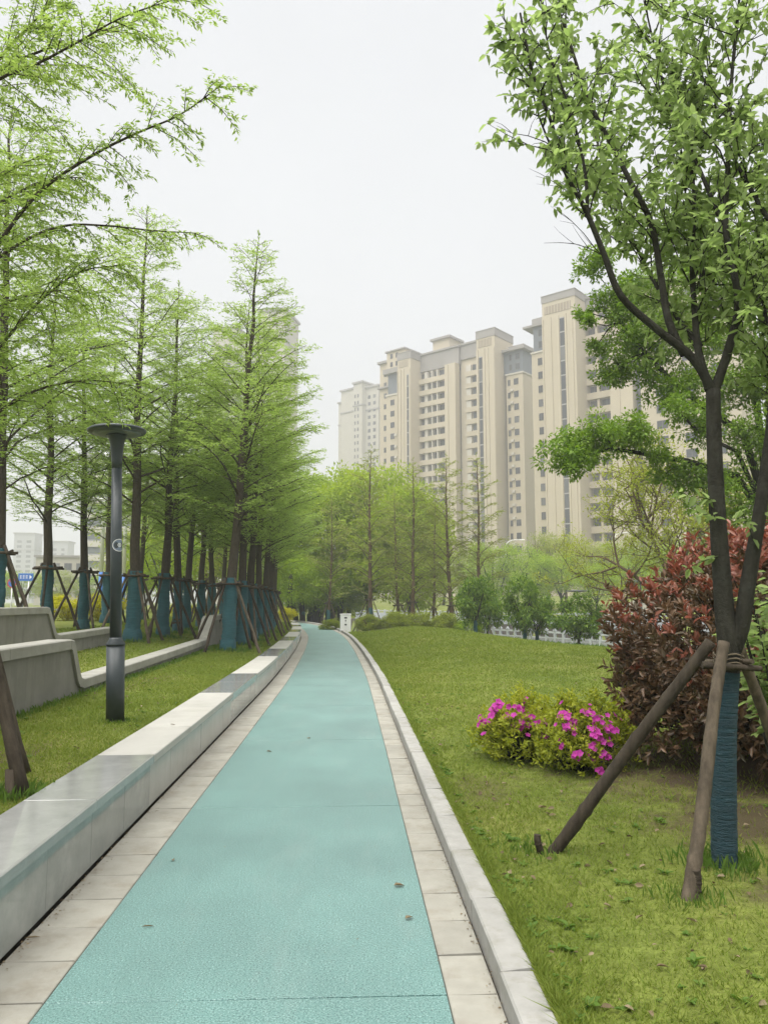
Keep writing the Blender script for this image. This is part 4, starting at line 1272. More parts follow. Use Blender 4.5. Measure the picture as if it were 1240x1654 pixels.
for z in floors(67.5):
    window(tm, -11.6, -10.6, 7.98, z, z + 1.5, 0)
    window(tm, -8.8, -7.8, 7.98, z, z + 1.5, 0)

# --- the tallest tower, right
tr_ = tower("cream apartment tower with grey parapet at right, partly behind the trees", (35.33, 166))
pier(tr_, 0, 7.9, 0, 9, 69.3, 1.5, (4.25, 5.35, 63.9), [(0, .25, 64.2), (1.85, 2.2, 64.2), (3.5, 4.1, 64.2), (5.5, 5.85, 64.2), (6.9, 7.3, 64.2)], (.6, 7.0, 65.0, 66.9))
box("wall", tr_, 7.9, 19.2, 6, 17, -1, 65.8, M['b_cream'])
box("crown", tr_, 7.9, 19.4, 5.3, 17, 65.8, 68.4, M['b_grey'])
box("crown_cap", tr_, 7.9, 19.7, 5.0, 17, 68.4, 68.8, M['b_grey'])
for z in floors(63.0):
    box("balcony_parapet", tr_, 7.92, 14.3, 4.6, 6, z - 1.45, z, M['b_cream'])
    window(tr_, 8.1, 10.1, 5.98, z + .02, z + 1.72, 1)
    window(tr_, 10.75, 12.95, 5.98, z + .02, z + 1.72, 1)
    window(tr_, 13.3, 13.9, 5.98, z + .02, z + 1.72, 0)
    box("balcony_column", tr_, 10.15, 10.7, 4.9, 5.99, z, z + 1.8, M['b_cream'])
box("wall", tr_, 14.35, 19.2, 2.0, 6, -1, 65.6, M['b_cream'])
box("rib", tr_, 16.2, 16.5, 1.8, 2.0, -1, 64, M['b_cream'])
for z in floors(62):
    window(tr_, 19.25, 20.8, 3.98, z, z + 2.6, 1)
box("wall", tr_, 19.2, 20.9, 4.0, 14, -1, 66, M['b_darkglass'])
box("wall", tr_, 20.9, 40, 2.0, 16, -1, 65.7, M['b_cream'])
box("crown", tr_, 20.9, 40.2, 1.8, 16, 65.7, 68.6, M['b_grey'])
for z in floors(62):
    for a in (24, 29.5, 35):
        window(tr_, a, a + 2.2, 1.98, z, z + 1.7, 1)
box("wall", tr_, -5.6, 0, 5, 14, -1, 58.6, M['b_cream'])
box("cornice", tr_, -5.8, 0, 4.8, 14, 58.6, 59.0, M['b_white'])
box("dark_storeys", tr_, -5.2, 0, 5.3, 14, 59.0, 65.0, M['b_darkglass'])
box("roof_slab", tr_, -7.6, -.02, 4.6, 14.5, 65.0, 65.5, M['b_grey'])
box("roof_slab", tr_, -5.4, -.02, 5.1, 14.2, 65.5, 67.0, M['b_grey'])
for z in (59.8, 62.6):
    window(tr_, -3.9, -2.9, 5.28, z, z + 1.6, 0)
for z in floors(55.6):
    window(tr_, -4.0, -2.9, 4.98, z, z + 1.7, 1)
    window(tr_, -1.0, -.5, 4.98, z, z + 1.7, 0)

ac_me = MB().cbox(0, .85, -.42, 0, 0, .62, .04).mesh("air_conditioner", M['b_white'])
for tw_, cols in ((tm, ((33.45, 4.0), (.0, 0), (-3.4, 3.0))), (tr_, ((-2.6, 5.0), (14.0, 6.0)))):
    for u, w in cols:
        if u == 0: continue
        for z in floors(55.0):
            if random.random() < .62:
                link("air_conditioner", ac_me, tw_, (u, w - .03, z + random.uniform(-.9, -.6)))
# --- hazier towers
def plain_tower(label, O, ang, blocks, wins, mat):
    t = tower(label, O, ang)
    for (u0, u1, w0, w1, zt) in blocks:
        box("wall", t, u0, u1, w0, w1, -1, zt, mat)
        box("roof_slab", t, u0 - .6, u1 + .6, w0 - .6, w1 + .6, zt, zt + .8, M['b_grey'])
        box("string_course", t, u0 - .35, u1 + .35, w0 - .35, w1 + .35, zt - 11, zt - 10.4, M['b_grey'])
    for (a, b, w, zt, zb) in wins:
        z = zt
        while z > zb:
            window(t, a, b, w - .02, z, z + 1.7, 1)
            z -= FH
    return t
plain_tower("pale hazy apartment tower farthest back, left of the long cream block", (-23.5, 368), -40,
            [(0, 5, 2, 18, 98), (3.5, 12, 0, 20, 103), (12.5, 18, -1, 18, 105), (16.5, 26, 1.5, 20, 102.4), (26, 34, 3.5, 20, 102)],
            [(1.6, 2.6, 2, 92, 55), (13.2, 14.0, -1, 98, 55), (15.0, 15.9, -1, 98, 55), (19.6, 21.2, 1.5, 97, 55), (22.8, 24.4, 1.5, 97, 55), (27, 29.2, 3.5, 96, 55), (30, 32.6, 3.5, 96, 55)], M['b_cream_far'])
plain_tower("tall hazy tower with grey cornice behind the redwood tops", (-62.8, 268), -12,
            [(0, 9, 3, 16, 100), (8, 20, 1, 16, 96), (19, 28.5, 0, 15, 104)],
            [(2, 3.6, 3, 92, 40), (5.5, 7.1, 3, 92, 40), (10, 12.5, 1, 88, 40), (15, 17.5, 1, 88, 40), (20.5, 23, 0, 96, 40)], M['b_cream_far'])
tg = tower("grey office block with horizontal bands behind the lamp post", (-71.5, 182), 8)
box("wall", tg, 0, 13, 0, 20, -1, 36, M['b_band'])
z = 3.0
while z < 34:
    box("window_band", tg, .4, 12.6, -.1, 0, z, z + 1.5, M['b_darkglass'])
    box("spandrel", tg, -.2, 13.2, -.5, 0, z + 1.55, z + 2.9, M['b_white'])
    z += 3.3
box("roof_slab", tg, -.5, 13.5, -.7, 20, 36, 36.8, M['b_grey'])
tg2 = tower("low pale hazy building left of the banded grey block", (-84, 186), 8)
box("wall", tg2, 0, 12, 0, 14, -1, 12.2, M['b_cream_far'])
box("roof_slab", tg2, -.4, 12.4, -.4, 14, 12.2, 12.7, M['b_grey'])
for z in (2.5, 5.8, 9.1):
    for a in (1, 3.8, 6.6, 9.4): window(tg2, a, a + 1.8, -.02, z, z + 1.7, 1)
plain_tower("very faint tower, left one of the pair at the left edge", (-243, 505), 5, [(0, 13, 0, 14, 46)], [(2, 5, 0, 40, 4), (8, 11, 0, 40, 4)], M['b_band'])
plain_tower("very faint tower, right one of the pair at the left edge", (-222, 510), 5, [(0, 12, 0, 14, 41)], [(2, 5, 0, 35, 4), (8, 10, 0, 35, 4)], M['b_band'])

# ------------------------------------------------------------------ canal: quay walls, balustrade, water
QD = Vector((.524, -.852)).normalized()
QN = Vector((.852, .524)).normalized()
QA = math.atan2(QD.y, QD.x)
water = empty("water"); water.location = (14.3 + QN.x * 7.8, 45.6 + QN.y * 7.8, -2.6); water.rotation_euler = (0, 0, QA)
water_me = MB().add([(-160, -8.2, 0), (70, -8.2, 0), (70, 8.2, 0), (-160, 8.2, 0)], [(0, 1, 2, 3)]).mesh("water", M['water'])
bpy.data.objects.remove(water)
water = link("water", water_me, None, (14.3 + QN.x * 7.8, 45.6 + QN.y * 7.8, -2.6), (0, 0, QA)); tag(water, kind="structure")
qw = empty("quay_wall", (14.3, 45.6, 0), QA); tag(qw, "near stone quay wall under the balustrade, dropping to the canal", "wall")
box("wall_face", qw, -150, 60, -.15, .45, -4.3, -1.42, M['quay'])
balu = empty("balustrade", (14.3, 45.6, -1.42), QA)
tag(balu, "pale carved stone balustrade along the near side of the canal", "balustrade")
PST = .78
post_me = MB().cbox(-.085, .085, -.085, .085, 0, 1.02, .02).cbox(-.11, .11, -.11, .11, 1.0205, 1.10, .02).lathe([(.06, 1.1005), (.08, 1.13), (.05, 1.17), (.02, 1.18)], 8).mesh("post", M['quay'])
rail_me = MB().box(.086, PST - .086, -.065, .065, .86, .98).mesh("rail", M['quay'])
panel_me = MB().box(.086, PST - .086, -.045, .045, .10, .52).box(.14, PST - .14, -.06, -.0452, .16, .46).mesh("carved_panel", M['quay_panel'])
mid_me = MB().box(.086, PST - .086, -.06, .06, .5202, .60).mesh("mid_rail", M['quay'])
low_me = MB().box(.086, PST - .086, -.09, .09, 0, .0998).mesh("plinth", M['quay'])
stub_me = MB().box(.30, .36, -.04, .04, .6002, .8598).mesh("baluster", M['quay'])
k = -34
while k * PST < 14:
    u = k * PST
    for nm, me in (("post", post_me), ("rail", rail_me), ("carved_panel", panel_me), ("mid_rail", mid_me), ("plinth", low_me)):
        link(nm, me, balu, (u, .18, 0))
    k += 1
fq = empty("embankment_wall", (14.3 + QN.x * 15.6, 45.6 + QN.y * 15.6, 0), QA)
tag(fq, "pale blue-grey stone embankment wall across the canal", "wall")
box("wall_face", fq, -150, 60, 0, .6, -4.3, -.75, M['shade_stone'])  # lower face coloured dark so the balustrade slots look shaded
k = -40
while k * 1.5 < 20:
    u = k * 1.5
    MB().box(u + .01, u + 1.49, -.06 + .012 * (k % 3), .5, -.749, .12).build("facing_slab", M['quay'], fq)
    MB().cbox(u - .09, u + .09, -.10, .12, .1205, .52, .02).build("post", M['quay'], fq)
    box("rail", fq, u + .091, u + 1.409, -.04, .06, .32, .44, M['quay'])
    k += 1
# flight of steps with pale parapets on the far bank
fs = empty("stone_stair", (24.6, 74.6, .1), QA + R(4))
tag(fs, "tan stone stair with pale sloping parapets across the canal", "stair")
for i in range(8):
    box("step", fs, -2.6 + .42 * i, 3.4, 0, 2.4, .16 * i, .16 * (i + 1), M['orange_stone'])
for yo in (-.35, 2.4):
    prof = [(-4.4, 0), (-4.4, .45), (-2.9, .75), (1.0, 2.0), (3.6, 2.0), (3.6, 0)]
    V = [(a, yo, b) for a, b in prof] + [(a, yo + .32, b) for a, b in prof]
    F = [(0, 1, 2, 3, 4, 5)[::-1], (6, 7, 8, 9, 10, 11)] + [(i, (i + 1) % 6, (i + 1) % 6 + 6, i + 6) for i in range(6)]
    MB().add(V, F).build("parapet", M['b_white'], fs)

# far park lamps and street lights
def park_lamp(x, y_, h, label):
    t = empty("park_lamp", (x, y_, gz(x, y_))); tag(t, label, "street lamp", "park lamps across the canal")
    MB().lathe([(.11, -.1), (.09, .5), (.07, h * .9), (.12, h - .1)], 12).build("post", M['lamp'], t)
    MB().lathe([(.15, h - .1), (1.15, h), (1.15, h + .07), (.2, h + .14)], 24).build("disc_head", M['lamp'], t)
    for s in (-1, 1):
        g = MB().lathe([(.02, -.3), (.22, -.22), (.30, 0), (.22, .22), (.02, .3)], 12).build("globe", M['globe'], t, (s * .42, 0, h * .62))
        MB().tube([(-s * .42, 0, -.1), (0, 0, -.28)], .03, 5).build("bracket", M['lamp'], g)
park_lamp((1032 - 620) / 1243 * 74, 74, 3.0, "dark disc-headed park lamp with pale globes beside the stone stair")
park_lamp((930 - 620) / 1243 * 78, 78, 2.3, "park lamp with pale globes above the rightmost small round tree")
def street_light(x, y_, h, label, side=1):
    t = empty("street_light", (x, y_, gz(x, y_))); tag(t, label, "street light", "white street lights")
    MB().tube([(0, 0, -.2), (0, 0, h * .7), (0, 0, h - .8)], [.12, .09, .07], 8).build("post", M['white'], t)
    pts = [(0, 0, h - .801)] + [(side * 1.3 * (1 - math.cos(a)), 0, h - .8 + .9 * math.sin(a)) for a in (.4, .8, 1.2, 1.57)] + [(side * 2.0, 0, h + .12)]
    a = MB().tube(pts, .06, 7).build("arm", M['white'], t)
    MB().cbox(side * 2.3 - .35, side * 2.3 + .35, -.12, .12, h + .05, h + .17, .03).build("lamp_head", M['white'], a)
street_light((817 - 620) / 1243 * 110, 110, 9.2, "white street light with a curved arm before the long block")
street_light((992 - 620) / 1243 * 105, 105, 9.6, "white street light with a curved arm before the tallest tower")

# ------------------------------------------------------------------ white cabinet at the path's bend
wc = empty("control_cabinet", (-1.93, 39.0, gz(-1.93, 39.0)), R(6))
tag(wc, "white upright cabinet beside the path's far bend", "cabinet")
MB().cbox(-.26, .26, -.16, .16, -.08, .90, .015).build("body", M['white'], wc)
MB().cbox(-.28, .28, -.18, .18, .9005, .935, .012).build("lid", M['white'], wc)
for zz, w_ in ((.74, .07), (.60, .025), (.40, .055)):
    MB().box(-w_, w_, -.172, -.1605, zz - .035, zz + .035).build("fitting", M['dark'], wc)

# ------------------------------------------------------------------ road and its furniture, far left
rv = []
for yy in (20, 35, 50, 70, 100, 140, 200):
    rv += [(-19.5 - (yy - 20) * .06, yy, .80), (-33 - (yy - 20) * .06, yy, .80)]
road = link("road", MB().add([(a, b, max(gz(a, b), .2) + .02) for a, b, c in rv], [(2 * i, 2 * i + 2, 2 * i + 3, 2 * i + 1) for i in range(6)]).mesh("road", M['asphalt']))
tag(road, kind="structure")
def banded_post(px, yy, label):
    x = (px - 620) / 1243 * yy
    t = empty("light_pole", (x, yy, gz(x, yy))); tag(t, label, "pole", "white poles with blue bases")
    MB().lathe([(.12, -.1), (.115, 2.2)], 12).build("blue_base", M['blue'], t)
    MB().lathe([(.105, 2.2005), (.075, 10.5)], 12).build("shaft", M['white'], t)
    MB().lathe([(.13, 10.501), (.13, 10.56), (.02, 10.7)], 12).build("finial", M['white'], t)
banded_post(165, 40, "white pole with blue base left of the lamp post")
banded_post(201, 43, "white pole with blue base right of the lamp post")
street_light((180 - 620) / 1243 * 52, 52, 7.6, "thin white street light arching just left of the lamp post", -1)
def road_sign():
    yy = 56; x = (44 - 620) / 1243 * yy
    t = empty("direction_sign", (x, yy, gz(x, yy))); tag(t, "blue direction sign with white arrow by the road", "sign")
    MB().tube([(.2, .06, -.1), (.2, .06, 2.6)], .05, 8).build("post", M['white'], t)
    f = MB().cbox(-.55, .55, -.02, .02, 2.35, 2.9, .01).build("panel", M['blue'], t)
    for k, cx in enumerate((-.36, -.14, .08)):
        mb = MB()
        for dz in (-.09, 0, .09):
            mb.box(cx - .08, cx + .08, -.026, -.0205, 2.64 + dz - .012, 2.64 + dz + .012)
        mb.box(cx - .012, cx + .012, -.0265, -.0206, 2.52, 2.77)
        mb.build("lettering", M['white'], f)
    MB().add([(.28, -.024, 2.48), (.46, -.024, 2.63), (.28, -.024, 2.78), (.28, -.021, 2.48), (.46, -.021, 2.63), (.28, -.021, 2.78)], [(0, 1, 2), (0, 3, 4, 1), (1, 4, 5, 2)]).build("arrow", M['white'], f)
    yy = 50; x = (22 - 620) / 1243 * yy
    t = empty("no_parking_sign", (x, yy, gz(x, yy))); tag(t, "small round no parking sign at the left edge", "sign")
    MB().tube([(0, .05, -.1), (0, .05, 2.0)], .035, 8).build("post", M['white'], t)
    def disc(r, y0, mat, nm, p):
        n = 20
        V = [(r * math.cos(6.2832 * i / n), y0, 2.05 + r * math.sin(6.2832 * i / n)) for i in range(n)]
        V += [(a, y0 + .02, c) for a, b, c in V]
        F = [tuple(range(n)), tuple(range(2 * n - 1, n - 1, -1))] + [(i, i + n, (i + 1) % n + n, (i + 1) % n) for i in range(n)]
        return MB().add(V, F).build(nm, mat, p)
    d1 = disc(.30, 0, M['red'], "rim", t)
    disc(.23, -.01, M['blue'], "field", t)
    MB().add([(-.17, -.014, 2.20), (-.14, -.014, 2.23), (.17, -.014, 1.90), (.14, -.014, 1.87), (-.17, -.011, 2.20), (-.14, -.011, 2.23), (.17, -.011, 1.90), (.14, -.011, 1.87)], [(0, 1, 2, 3), (4, 7, 6, 5), (0, 4, 5, 1), (2, 6, 7, 3)]).build("slash", M['red'], t)
    yy = 44; x = (33 - 620) / 1243 * yy
    t = empty("notice_board", (x, yy, gz(x, yy))); tag(t, "small white notice board on a post at the left edge", "sign")
    MB().tube([(0, .03, -.1), (0, .03, .9)], .03, 8).build("post", M['white'], t)
    MB().cbox(-.16, .16, -.015, .015, .65, 1.05, .008).build("panel", M['white'], t)
road_sign()

# ------------------------------------------------------------------ the near right tree
def near_tree():
    x0, y0 = 1.80, 4.25
    zb = gz(x0, y0)
    t = empty("zelkova_tree", (x0, y0, zb))
    tag(t, "near two-stemmed leafy tree with dark trunk at the right", "tree")
    org = np.array([x0, y0, zb])
    rg = np.random.default_rng(5)
    tk = MB(); br = MB()
    def cr(pts, sub=4):
        pts = [np.array(p, float) - org for p in pts]
        dp = []
        for i in range(len(pts) - 1):
            a = pts[max(0, i - 1)]; b = pts[i]; c = pts[i + 1]; d = pts[min(len(pts) - 1, i + 2)]
            for u in np.arange(sub) / sub:
                dp.append(.5 * ((2 * b) + (-a + c) * u + (2 * a - 5 * b + 4 * c - d) * u * u + (-a + 3 * b - 3 * c + d) * u**3))
        dp.append(pts[-1])
        return dp
    P = []; D = []; Nn = []; L = []
    def leafpair(q, ax, n, size=.066):
        d = ax * .35 + rg.normal(size=(n, 3)) * .75
        d[:, 2] -= .35
        P.append(np.repeat(q[None], n, 0) + rg.normal(size=(n, 3)) * .006); D.append(d)
        Nn.append(np.array([0, -.15, 1.]) + rg.normal(size=(n, 3)) * .5)
        L.append(size * rg.uniform(.55, 1.2, n))
    def twig(q, dr, lt, dens=1.0, r=.0035):
        e = dr.copy(); pts = [q]
        for k in range(4):
            e = unit(e + rg.normal(size=3) * .16 + np.array([0, 0, -.02])); pts.append(pts[-1] + e * lt / 4)
        br.tube(pts, [r * (1 - .18 * k) for k in range(5)], 4, cap=False)
        if dens > 0:
            m = int(lt / .034 * dens)
            for j in range(m):
                s = (.15 + .85 * rg.random()) * 4; k = min(3, int(s)); f = s - k
                leafpair(pts[k] * (1 - f) + pts[k + 1] * f, unit(pts[k + 1] - pts[k]), 1 if rg.random() < .6 else 2)
            leafpair(pts[-1], e, 3)
        return pts
    def limb(pts, r0, r1, dens=1.0, start=.2, cl=.5, leafy=1.0, store=True):
        dp = cr(pts); n = len(dp) - 1
        br.tube(dp, [r0 + (r1 - r0) * (i / n)**.8 for i in range(n + 1)], 8, cap=False)
        ln = sum(np.linalg.norm(dp[i + 1] - dp[i]) for i in range(n))
        m = int(ln / .118 * dens)
        for j in range(m):
            s = start + (1 - start) * (j + rg.random()) / m
            x = s * n; k = min(n - 1, int(x)); f = x - k
            q = dp[k] * (1 - f) + dp[k + 1] * f
            ax = unit(dp[k + 1] - dp[k])
            dr = unit(ax * .75 + rg.normal(size=3) * np.array([.55, .65, .3]) + np.array([0, 0, .15]))
            lt = cl * rg.uniform(.5, 1.5)
            c = twig(q, dr, lt, leafy, .0055)
            for u in range(3):
                kk = 1 + u
                d2 = unit(dr + rg.normal(size=3) * .7)
                twig(c[kk], d2, lt * rg.uniform(.35, .65), leafy)
        return dp
    # stems
    s1 = cr([(1.79, 4.25, zb - .1), (1.81, 4.22, .76), (1.85, 4.2, 1.21), (1.84, 4.2, 1.46), (1.83, 4.2, 1.91), (1.83, 4.2, 2.29), (1.84, 4.2, 2.68)])
    tk.tube(s1, [.058 - .014 * min(1, max(0, (i - 8) / 8)) - .006 * max(0, i - 16) / 8 for i in range(len(s1))], 12)
    s2 = cr([(1.85, 4.22, 1.18), (1.91, 4.17, 1.36), (1.95, 4.14, 1.61), (2.01, 4.11, 1.94), (2.08, 4.09, 2.34), (2.16, 4.06, 2.88), (2.23, 4.03, 3.43), (2.31, 4.0, 4.14), (2.36, 3.98, 5.0)])
    tk.tube(s2, [.048 - .036 * i / (len(s2) - 1) for i in range(len(s2))], 12)
    tk.build("trunk", M['bark_dark'], t)
    limb([(1.84, 4.2, 2.66), (1.73, 4.18, 2.85), (1.52, 4.16, 3.02), (1.32, 4.13, 3.2), (1.23, 4.11, 3.43), (1.13, 4.09, 3.68), (1.02, 4.07, 3.89), (.94, 4.04, 4.17), (.84, 4.02, 4.45), (.77, 4.0, 4.81)], .030, .006, .75, .50, .34)
    limb([(1.69, 4.2, 2.88), (1.62, 4.23, 3.09), (1.6, 4.27, 3.39), (1.57, 4.3, 3.71), (1.48, 4.33, 3.96), (1.37, 4.37, 4.26), (1.25, 4.4, 4.57), (1.18, 4.43, 4.88), (1.1, 4.47, 5.24), (1.03, 4.5, 5.58)], .026, .006, 1.1, .2, .42)
    limb([(1.82, 4.2, 2.68), (1.79, 4.25, 2.91), (1.80, 4.3, 3.18), (1.82, 4.35, 3.51), (1.87, 4.4, 3.88), (1.9, 4.5, 4.4), (1.86, 4.6, 5.0)], .028, .006, 1.25, .15, .42)
    limb([(1.85, 4.2, 2.68), (1.93, 4.17, 2.92), (1.97, 4.12, 3.18), (1.93, 4.14, 3.59), (1.99, 4.18, 4.07), (2.04, 4.22, 4.48), (2.12, 4.26, 4.95), (2.2, 4.3, 5.4)], .030, .006, 1.2, .15, .42)
    limb([(1.94, 4.2, 3.66), (1.88, 4.4, 4.2), (1.79, 4.5, 4.59), (1.76, 4.6, 5.01), (1.73, 4.7, 5.48)], .014, .005, 1.3, .1, .42)
    limb([(1.14, 4.09, 3.66), (1.16, 4.2, 4.0), (1.10, 4.25, 4.4), (1.0, 4.3, 4.8), (.95, 4.3, 5.2)], .012, .004, .9, .2, .34)
    limb([(1.05, 4.07, 3.82), (.93, 4.05, 4.05), (.86, 4.1, 4.35), (.83, 4.12, 4.7)], .009, .003, .6, .35, .26)
    limb([(2.22, 4.03, 3.4), (2.1, 4.2, 3.9), (2.05, 4.4, 4.4), (2.1, 4.6, 5.0)], .016, .005, 1.3, .1, .45)
    limb([(2.10, 4.08, 2.45), (2.25, 4.3, 2.9), (2.3, 4.6, 3.4), (2.2, 4.9, 4.0), (2.1, 5.1, 4.6)], .018, .005, 1.3, .15, .5)
    limb([(1.80, 4.25, 2.95), (1.75, 4.55, 3.3), (1.7, 4.85, 3.75), (1.62, 5.1, 4.3), (1.55, 5.3, 4.9)], .018, .005, 1.3, .15, .5)
    limb([(1.84, 4.3, 3.3), (2.0, 4.6, 3.6), (2.2, 4.9, 3.9), (2.45, 5.1, 4.3)], .014, .005, 1.3, .1, .45)
    limb([(2.2, 4.05, 3.2), (2.45, 3.95, 3.7), (2.65, 3.9, 4.3)], .014, .005, 1.0, .1, .4)
    limb([(2.08, 4.09, 2.34), (2.3, 4.2, 2.6), (2.45, 4.3, 3.0), (2.5, 4.35, 3.5)], .014, .004, 1.2, .15, .45)
    limb([(2.16, 4.06, 2.88), (2.2, 4.3, 3.2), (2.35, 4.5, 3.6), (2.5, 4.6, 4.2)], .014, .004, 1.2, .15, .45)
    # bare twigs on the sky side
    for q, d in (((1.24, 4.11, 3.40), (-.8, 0, .55)), ((1.13, 4.09, 3.66), (-.75, .1, .75)), ((.98, 4.06, 4.02), (-.6, 0, .75)), ((.90, 4.04, 4.25), (-.5, .1, .8)), ((1.22, 4.1, 3.42), (-.7, .1, .42))):
        q = np.array(q) - org
        c = twig(q, unit(np.array(d)), .38, 0, .0035)
        for k in (1, 2, 3):
            twig(c[k], unit(np.array(d) + rg.normal(size=3) * .5), .16, 0, .002)
    # low shoots from the stems
    for q in ((1.83, 4.19, 1.75), (1.85, 4.18, 1.95), (2.02, 4.1, 1.98), (2.04, 4.1, 2.15), (1.98, 4.13, 1.8), (1.82, 4.2, 2.05), (2.06, 4.08, 2.3)):
        d = unit(np.array([rg.uniform(-1, 1), -.6, rg.uniform(-.1, .5)]))
        twig(np.array(q) - org, d, .26, 1.1)
    br.build("branches", M['bark_dark'], t)
    P_, D_, N_, L_ = np.concatenate(P), np.concatenate(D), np.concatenate(Nn), np.concatenate(L)
    V, F = leaf_full(P_, D_, N_, L_, L_ * .46)
    link("crown", np_mesh("crown", V, F, M['zelkova']), t)
    wr = MB()
    wp = [p for p in cr([(1.79, 4.25, zb - .1), (1.81, 4.22, .76), (1.85, 4.2, 1.21)], 22) if p[2] < 1.14 - zb]
    wr.tube(wp, [.0655 - .003 * i / len(wp) + (.0022 if i % 2 else 0) for i in range(len(wp))], 20)
    wr.build("wrap", M['wrap_dark'], t)
    # props
    g = empty("tree_prop", (x0, y0, zb))
    tag(g, "large rough pole prop of three slanting poles around the near right tree", "tree prop")
    def pole(b, e, r, seed, nm="pole"):
        b = Vector(b) - Vector(org); e = Vector(e) - Vector(org)
        rr = random.Random(seed); n = 46
        ph = rr.uniform(0, 6)
        pts = [b.lerp(e, i / n) + Vector((math.sin(ph + i * .16) * .006, math.cos(ph + i * .13) * .006, 0)) for i in range(n + 1)]
        MB().tube(pts, [r * (1 - .15 * i / n) * (rr.uniform(.95, 1.05) + (.16 if rr.random() < .07 else 0)) for i in range(n + 1)], 14).build(nm, M['pole'], g)
    pole((.90, 4.56, gz(.9, 4.56) - .08), (1.73, 4.14, 1.29), .036, 1)
    pole((1.41, 3.79, gz(1.41, 3.79) - .08), (1.775, 4.08, 1.29), .034, 2)
    pole((2.55, 4.75, gz(2.55, 4.75) - .08), (1.93, 4.27, 1.27), .034, 3)
    pole((1.66, 4.10, 1.17), (1.98, 4.115, 1.15), .018, 4, "tie_bar")
    pole((1.80, 4.42, 1.16), (1.93, 4.09, 1.19), .016, 5, "tie_bar")
    pole((.885, 4.52, gz(.88, 4.52) - .1), (.862, 4.50, gz(.88, 4.52) + .105), .022, 6, "peg")
    pole((1.468, 3.80, gz(1.47, 3.8) - .1), (1.475, 3.82, gz(1.47, 3.8) + .13), .024, 7, "peg")
    rp = MB()
    for k in range(4):
        pts = [(.075 * math.cos(a) + .05, .075 * math.sin(a) - .05, 1.03 + .022 * k + .01 * math.sin(3 * a)) for a in np.linspace(0, 2 * math.pi, 18)]
        rp.tube(pts, .0045, 5, cap=False)
    rp.build("rope", M['rope'], g)
near_tree()

